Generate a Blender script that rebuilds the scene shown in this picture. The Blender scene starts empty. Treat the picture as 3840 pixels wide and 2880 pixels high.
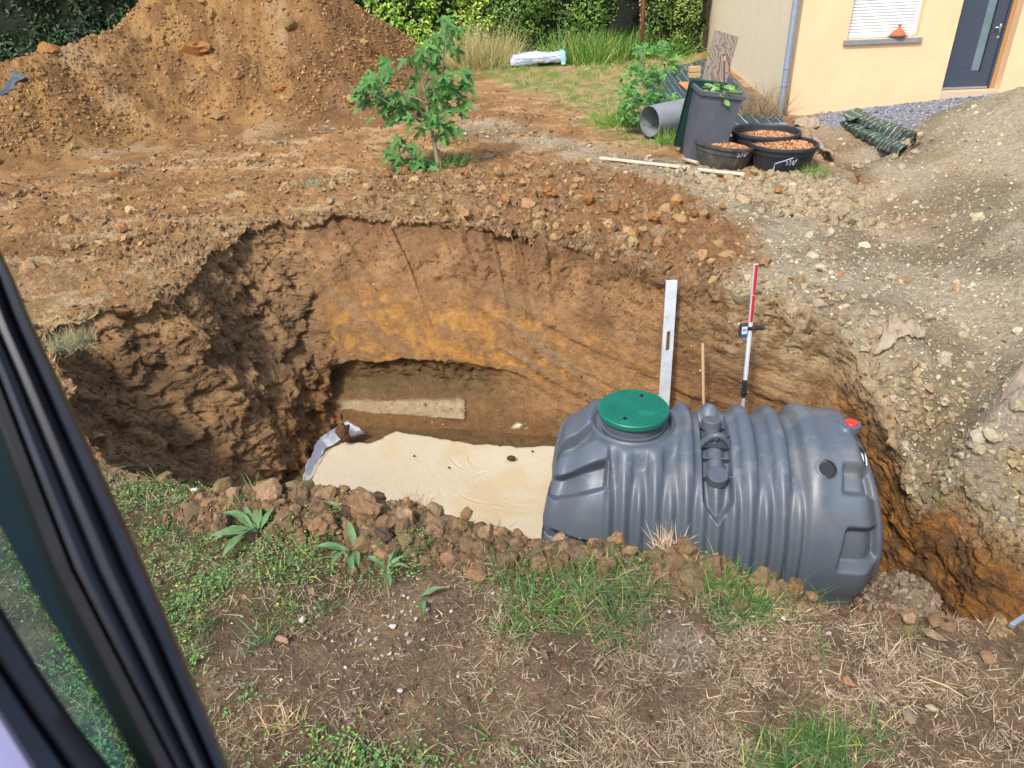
import bpy, math, random
import numpy as np
from mathutils import Vector, Matrix
random.seed(7); rng = np.random.default_rng(11)
SC = bpy.context.scene
# ------------------------------------------------------------------ camera
FPX = 2600.0; HC = 2.4; S = 3840/2212
_up = np.array([-230, 4460, 2600.]); _up /= np.linalg.norm(_up)
_fw = np.array([0, 0, -1.]); _fh = _fw-_fw.dot(_up)*_up; _fh /= np.linalg.norm(_fh)
_rt = np.cross(_fh, _up)
R3 = np.array([_rt, _fh, _up]); CAM = np.array([0, 0, HC])
cd = bpy.data.cameras.new('camera'); cam = bpy.data.objects.new('camera', cd); SC.collection.objects.link(cam)
cam.matrix_world = Matrix([list(R3[0])+[0], list(R3[1])+[0], list(R3[2])+[HC], [0, 0, 0, 1]])
cd.sensor_width = 36; cd.lens = FPX/3840*36; cd.clip_start = 0.05; cd.clip_end = 600
cd.dof.use_dof = True; cd.dof.focus_distance = 5.5; cd.dof.aperture_fstop = 6.5
SC.camera = cam
# ------------------------------------------------------------------ light
SUN_EL, SUN_AZ = math.radians(51), math.radians(213)      # azimuth clockwise from +Y
w = bpy.data.worlds.new('World'); SC.world = w; w.use_nodes = True
nt = w.node_tree; bg = nt.nodes['Background']
sky = nt.nodes.new('ShaderNodeTexSky'); sky.sky_type = 'NISHITA'; sky.sun_disc = False
sky.sun_elevation = SUN_EL; sky.sun_rotation = SUN_AZ; sky.air_density = 1.0; sky.dust_density = 2.0; sky.ozone_density = .8
nt.links.new(sky.outputs[0], bg.inputs[0]); bg.inputs[1].default_value = 0.15
sd = bpy.data.lights.new('sun', 'SUN'); sun = bpy.data.objects.new('sun', sd); SC.collection.objects.link(sun)
sd.energy = 2.0; sd.angle = math.radians(8); sd.color = (1, .96, .90)
sdir = Vector((math.sin(SUN_AZ)*math.cos(SUN_EL), math.cos(SUN_AZ)*math.cos(SUN_EL), math.sin(SUN_EL)))
sun.rotation_euler = sdir.to_track_quat('Z', 'Y').to_euler(); sun.location = (0, 0, 30)
SC.view_settings.view_transform = 'Standard'; SC.view_settings.look = 'None'
SC.view_settings.exposure = 0.95; SC.view_settings.gamma = 1; SC.view_settings.use_curve_mapping = False
SC.render.engine = 'CYCLES'

# ------------------------------------------------------------------ measuring helpers (photo survey -> metres)
def ray(X, Y):
    v = np.array([X*S-1920, -(Y*S-1440), -FPX]); return R3@(v/np.linalg.norm(v))
def onz(X, Y, z=0.):
    d = ray(X, Y); return CAM+d*((z-HC)/d[2])
def ony(X, Y, y):
    d = ray(X, Y); return CAM+d*(y/d[1])
def projn(P):
    v = (P-CAM)@R3
    zz = np.where(v[:, 2] < -.05, -v[:, 2], 1e9)
    X = (v[:, 0]/zz*FPX+1920)/S; Y = (-v[:, 1]/zz*FPX+1440)/S
    X[v[:, 2] >= -.05] = -9999; return X, Y
def c(h, k=1.0):
    h = h.lstrip('#'); o = []
    for i in (0, 2, 4):
        x = int(h[i:i+2], 16)/255; o.append((x/12.92 if x < .04045 else ((x+.055)/1.055)**2.4)*k)
    return np.array(o)
def sstep(a, b, x):
    t = np.clip((x-a)/(b-a), 0, 1); return t*t*(3-2*t)
# ------------------------------------------------------------------ noise
_pm = rng.permutation(256); _pm = np.concatenate([_pm, _pm, _pm])
_gr = rng.normal(size=(256, 3)); _gr /= np.linalg.norm(_gr, axis=1)[:, None]; _gr = _gr.astype(np.float32)
def perlin(p):
    p = np.asarray(p, np.float32); i = np.floor(p).astype(np.int32); f = p-i; i &= 255
    u = f*f*f*(f*(f*6-15)+10); r = 0
    for dx in (0, 1):
        for dy in (0, 1):
            for dz in (0, 1):
                h = _pm[_pm[_pm[(i[:, 0]+dx) & 255]+((i[:, 1]+dy) & 255)]+((i[:, 2]+dz) & 255)] & 255
                g = _gr[h]
                dt = g[:, 0]*(f[:, 0]-dx)+g[:, 1]*(f[:, 1]-dy)+g[:, 2]*(f[:, 2]-dz)
                r = r+dt*(u[:, 0] if dx else 1-u[:, 0])*(u[:, 1] if dy else 1-u[:, 1])*(u[:, 2] if dz else 1-u[:, 2])
    return r*1.4
def fbm(p, sc, octv=4, rough=.5):
    p = np.asarray(p)*sc; a = 1; t = 0; n = 0
    for k in range(octv):
        t = t+a*perlin(p+17.3*k); n += a; a *= rough; p = p*2.03
    return t/n*1.6
def worley(p, sc):
    p = np.asarray(p, np.float32)*sc; i = np.floor(p).astype(np.int32); f = p-i
    best = np.full(len(p), 9., np.float32); bid = np.zeros(len(p), np.int32)
    for dx in (-1, 0, 1):
        for dy in (-1, 0, 1):
            for dz in (-1, 0, 1):
                h = _pm[_pm[_pm[(i[:, 0]+dx) & 255]+((i[:, 1]+dy) & 255)]+((i[:, 2]+dz) & 255)] & 255
                q = _gr[h]*.45+.5
                d = (f[:, 0]-dx-q[:, 0])**2+(f[:, 1]-dy-q[:, 1])**2+(f[:, 2]-dz-q[:, 2])**2
                m = d < best; best[m] = d[m]; bid[m] = h[m]
    return np.sqrt(best), bid/255.
# ------------------------------------------------------------------ materials
MATS = {}
def mat(name, col=None, col2=None, nscale=8., rough=.8, bump=0., bscale=40., attr=False, var=.25, metal=0., spec=.5,
        fine=0., fscale=200., translucent=0., stretch=None, emit=None, dist=.01, pat=None):
    m = bpy.data.materials.new(name); m.use_nodes = True; n = m.node_tree; N = n.nodes; L = n.links
    b = N['Principled BSDF']; tc = N.new('ShaderNodeTexCoord'); vec = tc.outputs['Object']
    geo = N.new('ShaderNodeNewGeometry'); vec = geo.outputs['Position']
    if stretch is not None:
        mp = N.new('ShaderNodeMapping'); mp.inputs['Scale'].default_value = stretch; L.new(vec, mp.inputs[0]); vec = mp.outputs[0]
    no = N.new('ShaderNodeTexNoise'); no.inputs['Scale'].default_value = nscale; no.inputs['Detail'].default_value = 6
    no.inputs['Roughness'].default_value = .65; L.new(vec, no.inputs['Vector'])
    if attr:
        at = N.new('ShaderNodeAttribute'); at.attribute_name = 'Col'; base = at.outputs['Color']
        mr = N.new('ShaderNodeMapRange'); mr.inputs['From Min'].default_value = .3; mr.inputs['From Max'].default_value = .7
        mr.inputs['To Min'].default_value = 1-var; mr.inputs['To Max'].default_value = 1+var; L.new(no.outputs['Fac'], mr.inputs[0])
        vm = N.new('ShaderNodeVectorMath'); vm.operation = 'SCALE'; L.new(base, vm.inputs[0]); L.new(mr.outputs[0], vm.inputs['Scale'])
        out = vm.outputs[0]
        if fine:
            n3 = N.new('ShaderNodeTexNoise'); n3.inputs['Scale'].default_value = fscale; n3.inputs['Detail'].default_value = 3; L.new(vec, n3.inputs['Vector'])
            m3 = N.new('ShaderNodeMapRange'); m3.inputs['From Min'].default_value = .32; m3.inputs['From Max'].default_value = .68
            m3.inputs['To Min'].default_value = 1-fine; m3.inputs['To Max'].default_value = 1+fine; L.new(n3.outputs['Fac'], m3.inputs[0])
            v3 = N.new('ShaderNodeVectorMath'); v3.operation = 'SCALE'; L.new(out, v3.inputs[0]); L.new(m3.outputs[0], v3.inputs['Scale']); out = v3.outputs[0]
        L.new(out, b.inputs['Base Color'])
    else:
        col2 = col if col2 is None else col2
        rp = N.new('ShaderNodeValToRGB'); rp.color_ramp.elements[0].position = .35; rp.color_ramp.elements[1].position = .65
        rp.color_ramp.elements[0].color = (*col, 1); rp.color_ramp.elements[1].color = (*col2, 1)
        L.new(no.outputs['Fac'], rp.inputs[0]); L.new(rp.outputs[0], b.inputs['Base Color'])
    b.inputs['Roughness'].default_value = rough; b.inputs['Metallic'].default_value = metal
    b.inputs['Specular IOR Level'].default_value = spec
    if bump:
        n2 = N.new('ShaderNodeTexNoise'); n2.inputs['Scale'].default_value = bscale; n2.inputs['Detail'].default_value = 8
        n2.inputs['Roughness'].default_value = .7; L.new(vec, n2.inputs['Vector'])
        bp = N.new('ShaderNodeBump'); bp.inputs['Strength'].default_value = bump; bp.inputs['Distance'].default_value = dist
        L.new(n2.outputs['Fac'], bp.inputs['Height']); L.new(bp.outputs[0], b.inputs['Normal'])
    if translucent:
        tr = N.new('ShaderNodeBsdfTranslucent'); mx = N.new('ShaderNodeMixShader'); mx.inputs[0].default_value = translucent
        if attr: L.new(out, tr.inputs['Color'])
        else: L.new(rp.outputs[0], tr.inputs['Color'])
        L.new(b.outputs[0], mx.inputs[1]); L.new(tr.outputs[0], mx.inputs[2]); L.new(mx.outputs[0], N['Material Output'].inputs[0])
    MATS[name] = m; return m
# ------------------------------------------------------------------ object helpers
COL = SC.collection
def mesh(name, V, F, m=None, cols=None, smooth=False):
    """F: (n,k) int array or list of arrays / lists"""
    V = np.asarray(V, np.float32); me = bpy.data.meshes.new(name)
    if isinstance(F, np.ndarray) and F.ndim == 2: Fs = [F]
    elif len(F) and isinstance(F[0], np.ndarray) and F[0].ndim == 2: Fs = F
    else:
        d = {}
        for f in F: d.setdefault(len(f), []).append(f)
        Fs = [np.array(x, np.int32) for x in d.values()]
    Fs = [f for f in Fs if len(f)]
    idx = np.concatenate([f.ravel() for f in Fs]).astype(np.int32)
    tot = np.concatenate([np.full(len(f), f.shape[1], np.int32) for f in Fs]); st = np.concatenate([[0], np.cumsum(tot)[:-1]]).astype(np.int32)
    me.vertices.add(len(V)); me.vertices.foreach_set('co', V.ravel()); me.loops.add(len(idx)); me.loops.foreach_set('vertex_index', idx)
    me.polygons.add(len(tot)); me.polygons.foreach_set('loop_start', st); me.polygons.foreach_set('loop_total', tot)
    me.polygons.foreach_set('use_smooth', np.full(len(tot), smooth)); me.update(calc_edges=True)
    if cols is not None:
        ca = me.color_attributes.new('Col', 'FLOAT_COLOR', 'POINT')
        cc = np.ones((len(V), 4), np.float32); cc[:, :3] = cols; ca.data.foreach_set('color', cc.ravel())
    if m: me.materials.append(m)
    return me
def link(name, me, parent=None, loc=None, **kw):
    o = bpy.data.objects.new(name, me); COL.objects.link(o)
    if parent is not None: o.parent = parent
    if loc is not None: o.location = loc
    for k, v in kw.items(): o[k] = v
    return o
def thing(name, loc, label, category, group=None):
    o = bpy.data.objects.new(name, None); COL.objects.link(o); o.location = loc; o.empty_display_size = .2
    o['label'] = label; o['category'] = category
    if group: o['group'] = group
    return o
def part(name, V, F, m, parent, cols=None, smooth=False, **kw):
    """world-space vertices; stored relative to the thing's base"""
    off = np.zeros(3); q = parent
    while q is not None: off = off+np.array(q.location); q = q.parent
    V = np.asarray(V, float)-off
    return link(name, mesh(name, V, F, m, cols, smooth), parent, **kw)
def solo(name, V, F, m, loc, label=None, category=None, group=None, kind=None, cols=None, smooth=False):
    V = np.asarray(V, float)-np.asarray(loc, float)
    o = link(name, mesh(name, V, F, m, cols, smooth), None, loc)
    if label: o['label'] = label
    if category: o['category'] = category
    if group: o['group'] = group
    if kind: o['kind'] = kind
    return o
class MB:
    def __init__(s): s.V = []; s.F = []; s.C = []
    def add(s, V, F, col=None):
        b = len(s.V); s.V += [tuple(v) for v in V]; s.F += [tuple(int(i)+b for i in f) for f in F]
        s.C += [tuple(col) if col is not None else (1, 1, 1)]*len(V); return s
    def box(s, o, ex, ey, ez, x0, x1, y0, y1, z0, z1, bev=0., col=None):
        o, ex, ey, ez = map(np.asarray, (o, ex, ey, ez))
        if bev:
            V = []; 
            for sx, x in ((1, x0), (-1, x1)):
                for sy, y in ((1, y0), (-1, y1)):
                    for sz, z in ((1, z0), (-1, z1)):
                        V += [o+ex*(x+sx*bev)+ey*(y+sy*bev)+ez*z, o+ex*(x+sx*bev)+ey*y+ez*(z+sz*bev), o+ex*x+ey*(y+sy*bev)+ez*(z+sz*bev)]
            P = np.array(V); 
            import bmesh
            bm = bmesh.new(); [bm.verts.new(p) for p in P]; bmesh.ops.convex_hull(bm, input=bm.verts); bm.verts.index_update()
            s.add([tuple(v.co) for v in bm.verts], [[v.index for v in f.verts] for f in bm.faces], col); bm.free(); return s
        V = [o+ex*x+ey*y+ez*z for x in (x0, x1) for y in (y0, y1) for z in (z0, z1)]
        return s.add(V, [(0, 1, 3, 2), (4, 6, 7, 5), (0, 4, 5, 1), (2, 3, 7, 6), (0, 2, 6, 4), (1, 5, 7, 3)], col)
    def tube(s, pts, rad, n=8, cap=True, col=None):
        pts = [np.asarray(p, float) for p in pts]; rad = rad if hasattr(rad, '__len__') else [rad]*len(pts)
        V = []; up = np.array([0, 0, 1.]); prev = None
        for i, p in enumerate(pts):
            t = pts[min(i+1, len(pts)-1)]-pts[max(i-1, 0)]; t = t/(np.linalg.norm(t)+1e-9)
            if prev is None:
                a = np.cross(t, up if abs(t[2]) < .9 else np.array([1., 0, 0]))
            else: a = prev-t*prev.dot(t)
            a /= np.linalg.norm(a)+1e-9; prev = a; b = np.cross(t, a)
            V += [p+rad[i]*(math.cos(k/n*2*math.pi)*a+math.sin(k/n*2*math.pi)*b) for k in range(n)]
        F = [(i*n+k, i*n+(k+1) % n, (i+1)*n+(k+1) % n, (i+1)*n+k) for i in range(len(pts)-1) for k in range(n)]
        if cap: F += [tuple(range(n))[::-1], tuple((len(pts)-1)*n+k for k in range(n))]
        return s.add(V, F, col)
    def lathe(s, o, prof, n=48, ax=(0, 0, 1), ex=None, col=None, closed=False):
        o = np.asarray(o, float); ax = np.asarray(ax, float); ax /= np.linalg.norm(ax)
        ex = np.asarray(ex if ex is not None else ((1, 0, 0) if abs(ax[0]) < .8 else (0, 1, 0)), float); ex = ex-ax*ex.dot(ax); ex /= np.linalg.norm(ex); ey = np.cross(ax, ex)
        V = [o+ax*z+r*(math.cos(k/n*2*math.pi)*ex+math.sin(k/n*2*math.pi)*ey) for r, z in prof for k in range(n)]
        m = len(prof); F = [(i*n+k, i*n+(k+1) % n, ((i+1) % m)*n+(k+1) % n, ((i+1) % m)*n+k) for i in range(m if closed else m-1) for k in range(n)]
        if not closed:
            if prof[0][0] > 1e-4: F.append(tuple(range(n))[::-1])
            if prof[-1][0] > 1e-4: F.append(tuple((m-1)*n+k for k in range(n)))
        return s.add(V, F, col)
    def part(s, name, m, parent, smooth=False, **kw): return part(name, s.V, s.F, m, parent, np.array(s.C), smooth, **kw)
    def solo(s, name, m, loc, label=None, category=None, group=None, kind=None, smooth=False):
        return solo(name, s.V, s.F, m, loc, label, category, group, kind, np.array(s.C), smooth)
X_, Y_, Z_ = np.eye(3)
def autosmooth(o, ang=35):
    o.data.polygons.foreach_set('use_smooth', np.ones(len(o.data.polygons), bool)); o.data.set_sharp_from_angle(angle=math.radians(ang))

# ================================================================== TERRAIN HEIGHT (thin plate spline through surveyed points)
pix = [(500, 1659, 0), (1100, 1659, 0), (2212, 1659, 0), (300, 1250, 0), (800, 1350, 0), (1300, 1400, 0), (1800, 1500, 0), (2212, 1450, 0),
 (240, 1010, 0), (430, 1050, .0), (640, 1050, .03), (760, 1062, .04), (900, 1098, .02), (1060, 1130, .0), (1200, 1172, -.01), (1430, 1188, .02), (1640, 1245, .0), (1780, 1300, -.01), (1900, 1325, -.01), (2100, 1352, 0),
 (120, 760, 0), (200, 680, 0), (380, 640, 0), (440, 560, 0), (520, 500, 0), (600, 480, 0), (740, 465, 0),
 (900, 480, 0), (1100, 500, 0), (1300, 540, -.02), (1500, 600, -.05), (1700, 655, -.1), (1850, 700, -.2), (1880, 800, -.5), (1975, 1000, -.86), (1985, 1060, -1.05), (2010, 1110, -1.15),
 (2110, 960, -.5), (2212, 770, 0), (2108, 1150, -1.1), (2181, 1218, -1.08), (2212, 900, -.3), (2212, 1000, -.55), (2212, 1100, -.8), (2150, 1050, -.75),
 (2040, 1000, -.95), (2060, 940, -.82), (2090, 850, -.6), (2110, 700, -.33), (2080, 550, -.18), (2000, 450, -.08), (1900, 400, -.03), (1930, 850, -.55), (1900, 650, -.14), (1960, 750, -.34), (2010, 850, -.55),
 (2212, 600, 0), (2212, 500, .12), (1945, 330, .02), (1850, 380, 0), (1450, 430, .03), (1250, 420, .05), (943, 370, 0), (600, 350, 0), (300, 500, 0), (0, 450, 0), (1300, 300, 0), (1760, 330, 0), (1600, 380, 0)]
ctrl = [tuple(onz(X, Y, z)) for X, Y, z in pix]
ctrl += [tuple(ony(2212, 196, 9.2)), tuple(ony(2100, 232, 9.6)), tuple(ony(1985, 268, 10.0)), tuple(ony(2212, 330, 8.0)-np.array([0, 0, 0.])), tuple(ony(2080, 330, 8.6)), (9, 8.5, .95),
 (5.3, 13.3, 0), (7., 13.1, .11), (8.3, 13.0, .22), (9.6, 12.9, .3), (6.9, 11.6, .1), (7.6, 11.4, .2), (12, 12, .4), (12, 6, .4), (3.7, 3., -1.), (3.5, 2.4, -.5), (3.0, 1.95, 0), (4.5, 2.5, -.5), (4.6, 1.2, 0),
 (0, 14, .05), (-3, 12, .0), (0, 20, .35), (5, 22, .35), (4, 17, .15), (-10, 20, .3), (0, 35, .6), (-20, 35, .6), (20, 35, .6), (30, 15, .5), (-20, 5, 0), (-10, 8, 0), (-10, 0, 0), (12, 0, 0), (0, -10, 0), (0, -30, 0), (30, -20, 0), (-30, -20, 0), (-7, 4, 0), (-3, 1, 0)]
ctrl = np.array(ctrl)
def _K(A, B):
    d2 = ((A[:, None, :]-B[None])**2).sum(-1); return .5*d2*np.log(d2+1e-9)
_n = len(ctrl); _A = np.zeros((_n+3, _n+3)); _A[:_n, :_n] = _K(ctrl[:, :2], ctrl[:, :2])+np.eye(_n)*.01
_A[:_n, _n] = 1; _A[:_n, _n+1:] = ctrl[:, :2]; _A[_n, :_n] = 1; _A[_n+1:, :_n] = ctrl[:, :2].T
_w = np.linalg.solve(_A, np.concatenate([ctrl[:, 2], np.zeros(3)]))
def tps(x, y):
    out = np.empty(len(x))
    for i in range(0, len(x), 40000):
        P = np.stack([x[i:i+40000], y[i:i+40000]], 1); out[i:i+40000] = _K(P, ctrl[:, :2])@_w[:_n]+_w[_n]+P@_w[_n+1:]
    r = np.hypot(x, y); k = sstep(24, 36, r); return np.clip(out, -1.25, 1.4)*(1-k)+.5*k
# ---- masks given as outlines
def sdpoly(X, Y, poly):
    poly = np.array(poly, float); n = len(poly); d = np.full(len(X), 1e9); ins = np.zeros(len(X), bool)
    for i in range(n):
        a = poly[i]; b = poly[(i+1) % n]; e = b-a
        wx, wy = X-a[0], Y-a[1]; t = np.clip((wx*e[0]+wy*e[1])/(e.dot(e)+1e-9), 0, 1)
        d = np.minimum(d, (wx-e[0]*t)**2+(wy-e[1]*t)**2)
        cnd = (a[1] > Y) != (b[1] > Y)
        with np.errstate(divide='ignore', invalid='ignore'):
            ins ^= cnd & (X < (b[0]-a[0])*(Y-a[1])/(b[1]-a[1]+1e-12)+a[0])
    d = np.sqrt(d); return np.where(ins, -d, d)
def gxy(L): return [tuple(onz(a, b)[:2]) for a, b in L]
POLY = dict(
 gravel=gxy([(1180, 300), (1330, 330), (1500, 360), (1640, 390), (1780, 370), (1770, 300), (1700, 262), (1850, 235), (2300, 150), (2500, 700), (2500, 1250), (2250, 1260), (2000, 1120), (1960, 1000), (1840, 790), (1720, 700), (1600, 660), (1500, 640), (1650, 560), (1620, 480), (1450, 400), (1280, 360), (1150, 320)]),
 streak=gxy([(985, 262), (1100, 268), (1330, 322), (1330, 355), (1180, 320), (1000, 290)]),
 blue=gxy([(1720, 262), (1880, 228), (2060, 214), (2250, 205), (2250, 240), (2000, 268), (1965, 330), (1900, 280)]),
 clod=gxy([(870, 330), (1000, 380), (1200, 350), (1420, 370), (1620, 470), (1660, 560), (1500, 620), (1300, 570), (1120, 520), (900, 500), (640, 480), (760, 420)]),
 near=[(-9, -6), (-9, 2.5), tuple(onz(100, 1000)[:2]), tuple(onz(240, 1015)[:2]), tuple(onz(640, 1050)[:2]), tuple(onz(900, 1090)[:2]), tuple(onz(1200, 1150)[:2]), tuple(onz(1640, 1225)[:2]), tuple(onz(1900, 1310)[:2]), tuple(onz(2150, 1345)[:2]), (9, 1.7), (9, -6)],
 berm=gxy([(400, 1070), (500, 1045), (640, 1045), (760, 1040), (900, 1078), (1060, 1105), (1200, 1140), (1430, 1160), (1640, 1220), (1740, 1290), (1700, 1300), (1500, 1260), (1250, 1225), (1100, 1225), (960, 1200), (800, 1200), (700, 1150), (450, 1130)]),
 green=gxy([(230, 1010), (330, 1025), (420, 1060), (440, 1130), (600, 1110), (680, 1160), (830, 1190), (900, 1250), (700, 1290), (600, 1300), (480, 1350), (440, 1450), (520, 1620), (450, 1659), (200, 1659), (0, 1200)]),
 green2=gxy([(1000, 1250), (1250, 1210), (1400, 1250), (1690, 1270), (1680, 1330), (1500, 1350), (1350, 1400), (1200, 1380), (1050, 1320)]),
 green3=gxy([(560, 1620), (800, 1580), (1080, 1600), (1200, 1700), (500, 1750)]),
 green4=gxy([(1560, 1640), (1700, 1580), (1850, 1600), (1800, 1720), (1600, 1720)]),
 straw=gxy([(1080, 1240), (1420, 1180), (1640, 1235), (1900, 1330), (2212, 1350), (2400, 1700), (1200, 1750), (1150, 1480), (1240, 1400)]),
 lawn=gxy([(1000, 150), (1080, 120), (1500, 110), (1480, 200), (1370, 240), (1480, 330), (1380, 320), (1180, 220), (1060, 200)]),
 lawnfar=gxy([(900, 95), (1530, 90), (1520, 200), (1380, 180), (1250, 190), (1020, 175)]),
 deadleft=gxy([(-300, 560), (200, 560), (500, 470), (760, 420), (1000, 400), (1100, 480), (900, 500), (600, 500), (440, 580), (380, 660), (100, 720), (-300, 800)]),
 tubridge=gxy([(1440, 372), (1600, 385), (1760, 378), (1830, 400), (1900, 450), (1780, 440), (1600, 415), (1470, 395)]),
 crust=[tuple(onz(X, Y, z)[:2]) for X, Y, z in [(2120, 930, -.5), (2212, 860, -.2), (2400, 900, -.2), (2400, 1300, -1), (2181, 1225, -1.08), (2108, 1155, -1.1), (2010, 1115, -1.15), (2060, 1010, -.8)]],
 cement=gxy([(1425, 1385), (1470, 1370), (1520, 1400), (1500, 1425), (1450, 1420)]),
)
def mk(name, P, soft=.15, jit=.25, js=2.):
    P3 = np.stack([P[:, 0], P[:, 1], 0*P[:, 0]], 1)
    jx = fbm(P3+5, js, 3)*jit; jy = fbm(P3+55, js, 3)*jit
    d = sdpoly(P[:, 0]+jx, P[:, 1]+jy, POLY[name]); return sstep(soft, -soft, d)
def masks(P):
    m = {k: mk(k, P, .12 if k in ('near', 'berm', 'green', 'green2', 'green3', 'green4', 'cement') else .3, .03 if k == 'cement' else (.08 if k == 'near' else .22), 3. if k in ('near', 'berm', 'green', 'green2', 'green3') else 1.2) for k in POLY}
    return m
CC = dict(clay=c('b08557'), clay2=c('8e6a44'), clod=c('96704a'), gravel=c('b0a084'), gravel2=c('8f7f64'), soil=c('7a644e'), soil2=c('8f7659'), blue=c('8f9095'), grass=c('6f8a3c'), grassn=c('62663a'), dead=c('b49a70'), berm=c('80644a'), top=c('68503a'), orange=c('a06a30'), wall=c('8f6840'), wallg=c('ab9470'), darkwall=c('6f5038'))
def gcolor(P, m):
    n1 = (fbm(P, 1.1, 4)+1)/2; n2 = (fbm(P+30, 4, 4)+1)/2; n3 = (fbm(P+60, .45, 3)+1)/2
    def mix(a, b, t): t = np.clip(t, 0, 1)[:, None]; return a*(1-t)+b*t
    col = mix(CC['clay'][None]+0*P, CC['clay2'][None], sstep(.35, .7, n1*.6+n2*.4))
    col = mix(col, c('c7aa80')[None], sstep(.56, .62, (fbm(P*np.array([.6, 2.2, 1])+91, 1.6, 4)+1)/2)*.7); col = mix(col, c('a89a8a')[None], sstep(.70, .76, n2)*.4)
    col = mix(col, mix(CC['clod'][None]+0*P, CC['gravel'][None], sstep(.6, .75, n2)*.5), m['clod'])
    col = mix(col, CC['dead'][None], m['deadleft']*sstep(.3, .7, n2)*.55)
    g = mix(CC['gravel'][None]+0*P, CC['gravel2'][None], sstep(.4, .7, n1))
    col = mix(col, g, np.maximum(m['gravel'], m['streak'])*(1-.45*sstep(.55, .75, n3)))
    col = mix(col, mix(c('b3a391')[None]+0*P, c('c2a878')[None], sstep(.5, .7, n2)), m['crust'])
    col = mix(col, c('9a6a38')[None], trench(P)); col = mix(col, CC['blue'][None], m['blue'])
    col = mix(col, mix(CC['dead'][None]+0*P, CC['grass'][None], sstep(.35, .6, n2)), np.maximum(m['lawn'], m['lawnfar'])*.8)
    nr = mix(CC['soil'][None]+0*P, CC['soil2'][None], sstep(.35, .7, n2))
    nr = mix(nr, CC['berm'][None], m['berm'])
    nr = mix(nr, CC['grassn'][None]*.6, np.maximum(m['green'], m['green3'])*.55*(1-m['berm']))
    nr = mix(nr, c('9c8f76')[None], m['straw']*sstep(.55, .8, n1)*.35)
    nr = mix(nr, c('a9a08c')[None], m['cement'])
    col = mix(col, nr, m['near'])
    return col
_tr = [onz(X, Y)[:2] for X, Y in [(1752, 280), (1763, 312), (1795, 338), (1832, 352), (1868, 385)]]
def trench(P):
    d = np.full(len(P), 9.); J = fbm(np.stack([P[:, 0], P[:, 1], 0*P[:, 0]], 1)+41, 3, 3)*.08
    for a, b in zip(_tr[:-1], _tr[1:]):
        e = b-a; t = np.clip(((P[:, 0]-a[0])*e[0]+(P[:, 1]-a[1])*e[1])/e.dot(e), 0, 1); d = np.minimum(d, np.hypot(P[:, 0]-a[0]-e[0]*t, P[:, 1]-a[1]-e[1]*t))
    return sstep(.13, .05, d+J)
def relief(P, m):
    d = np.hypot(P[:, 0], P[:, 1])
    z = fbm(P, .8, 3)*.03+fbm(P+9, 3.5, 4)*.022
    w1, i1 = worley(P+fbm(P, 5, 2)[:, None]*.04, 9.); w2, _ = worley(P+3, 22.)
    cl = np.maximum.reduce([m['clod'], m['berm'], .45*m['deadleft']])
    z += (.6-w1)*.075*cl*(i1 > .3)+(.5-w2)*.03*np.maximum(cl, .35)
    lf = (1-m['near'])*(1-m['gravel'])*(1-m['blue'])*(1-m['lawnfar'])*sstep(3.5, 6, P[:, 1])
    Q = np.stack([P[:, 0]*1.2+P[:, 1]*.25, P[:, 1]*5-P[:, 0]*.8, 0*P[:, 0]], 1)
    rt = fbm(Q, 1.3, 5, .6); z += lf*(np.abs(rt)*.11-.04)+lf*(.5-w2)*.05*sstep(-.2, .3, fbm(P+77, .9, 3))           # machine-smeared flakes and ruts
    pn = fbm(P+70, 1.6, 3); z += lf*sstep(-.05, .3, pn)*((.6-w1)*.12+(.5-w2)*.05)
    z += m['gravel']*fbm(P+12, 9, 4)*.025
    z -= trench(P)*.16
    dcr = sdpoly(P[:, 0]+fbm(P+3, 3, 3)*.08, P[:, 1]+fbm(P+33, 3, 3)*.08, POLY['crust']); z += .16*sstep(.05, -.04, dcr)*(1-m['near'])
    z += m['berm']*.01+m['near']*fbm(P+22, 6, 3)*.015
    return z*np.clip(1.15-.5*m['blue'], .3, 1.2)
# ================================================================== PIT + GROUND (one continuous sheet cut in three named pieces)
CX, CY = .6, 4.4
rimpix = [(150, 850, 0), (200, 980, 0), (240, 1010, 0), (430, 1050, .0), (640, 1056, .03), (900, 1102, .02), (1060, 1136, .0), (1200, 1180, -.01), (1430, 1195, .02), (1640, 1250, .0), (1780, 1312, 0), (1900, 1322, 0), (2100, 1352, 0)]
rim = [onz(*p)[:2] for p in rimpix]+[np.array(p) for p in [(2.5, 1.9), (3.2, 2.05), (3.65, 2.6), (3.4, 3.1)]]
rim += [onz(X, Y, z)[:2] for X, Y, z in [(2181, 1218, -1.08), (2108, 1150, -1.1), (2010, 1110, -1.15), (1985, 1060, -1.05), (1975, 1000, -.86), (1880, 800, -.5), (1820, 690, -.16), (1700, 655, -.1), (1500, 600, -.05), (1300, 540, 0), (1100, 500, 0), (900, 480, 0), (740, 465, 0), (660, 480, 0), (600, 480, 0), (520, 500, 0), (440, 560, 0), (380, 640, 0), (200, 680, 0), (90, 700, 0)]]
base = [(-2.45, 5.2), (-2.4, 4.5), (-2.1, 3.7), (-1.6, 3.5), (-1., 3.4), (-.2, 3.2), (.6, 3.0), (1.4, 2.75), (1.9, 2.5), (2.5, 2.35), (2.9, 2.4), (3.15, 2.8), (3.12, 3.3), (3.1, 3.9), (3.0, 4.6), (2.9, 5.15), (2.6, 5.5), (1.9, 5.75), (1.2, 6.0), (.53, 6.25), (-.6, 6.5), (-1.9, 6.75), (-2.15, 6.6), (-2.3, 6.0)]
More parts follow.
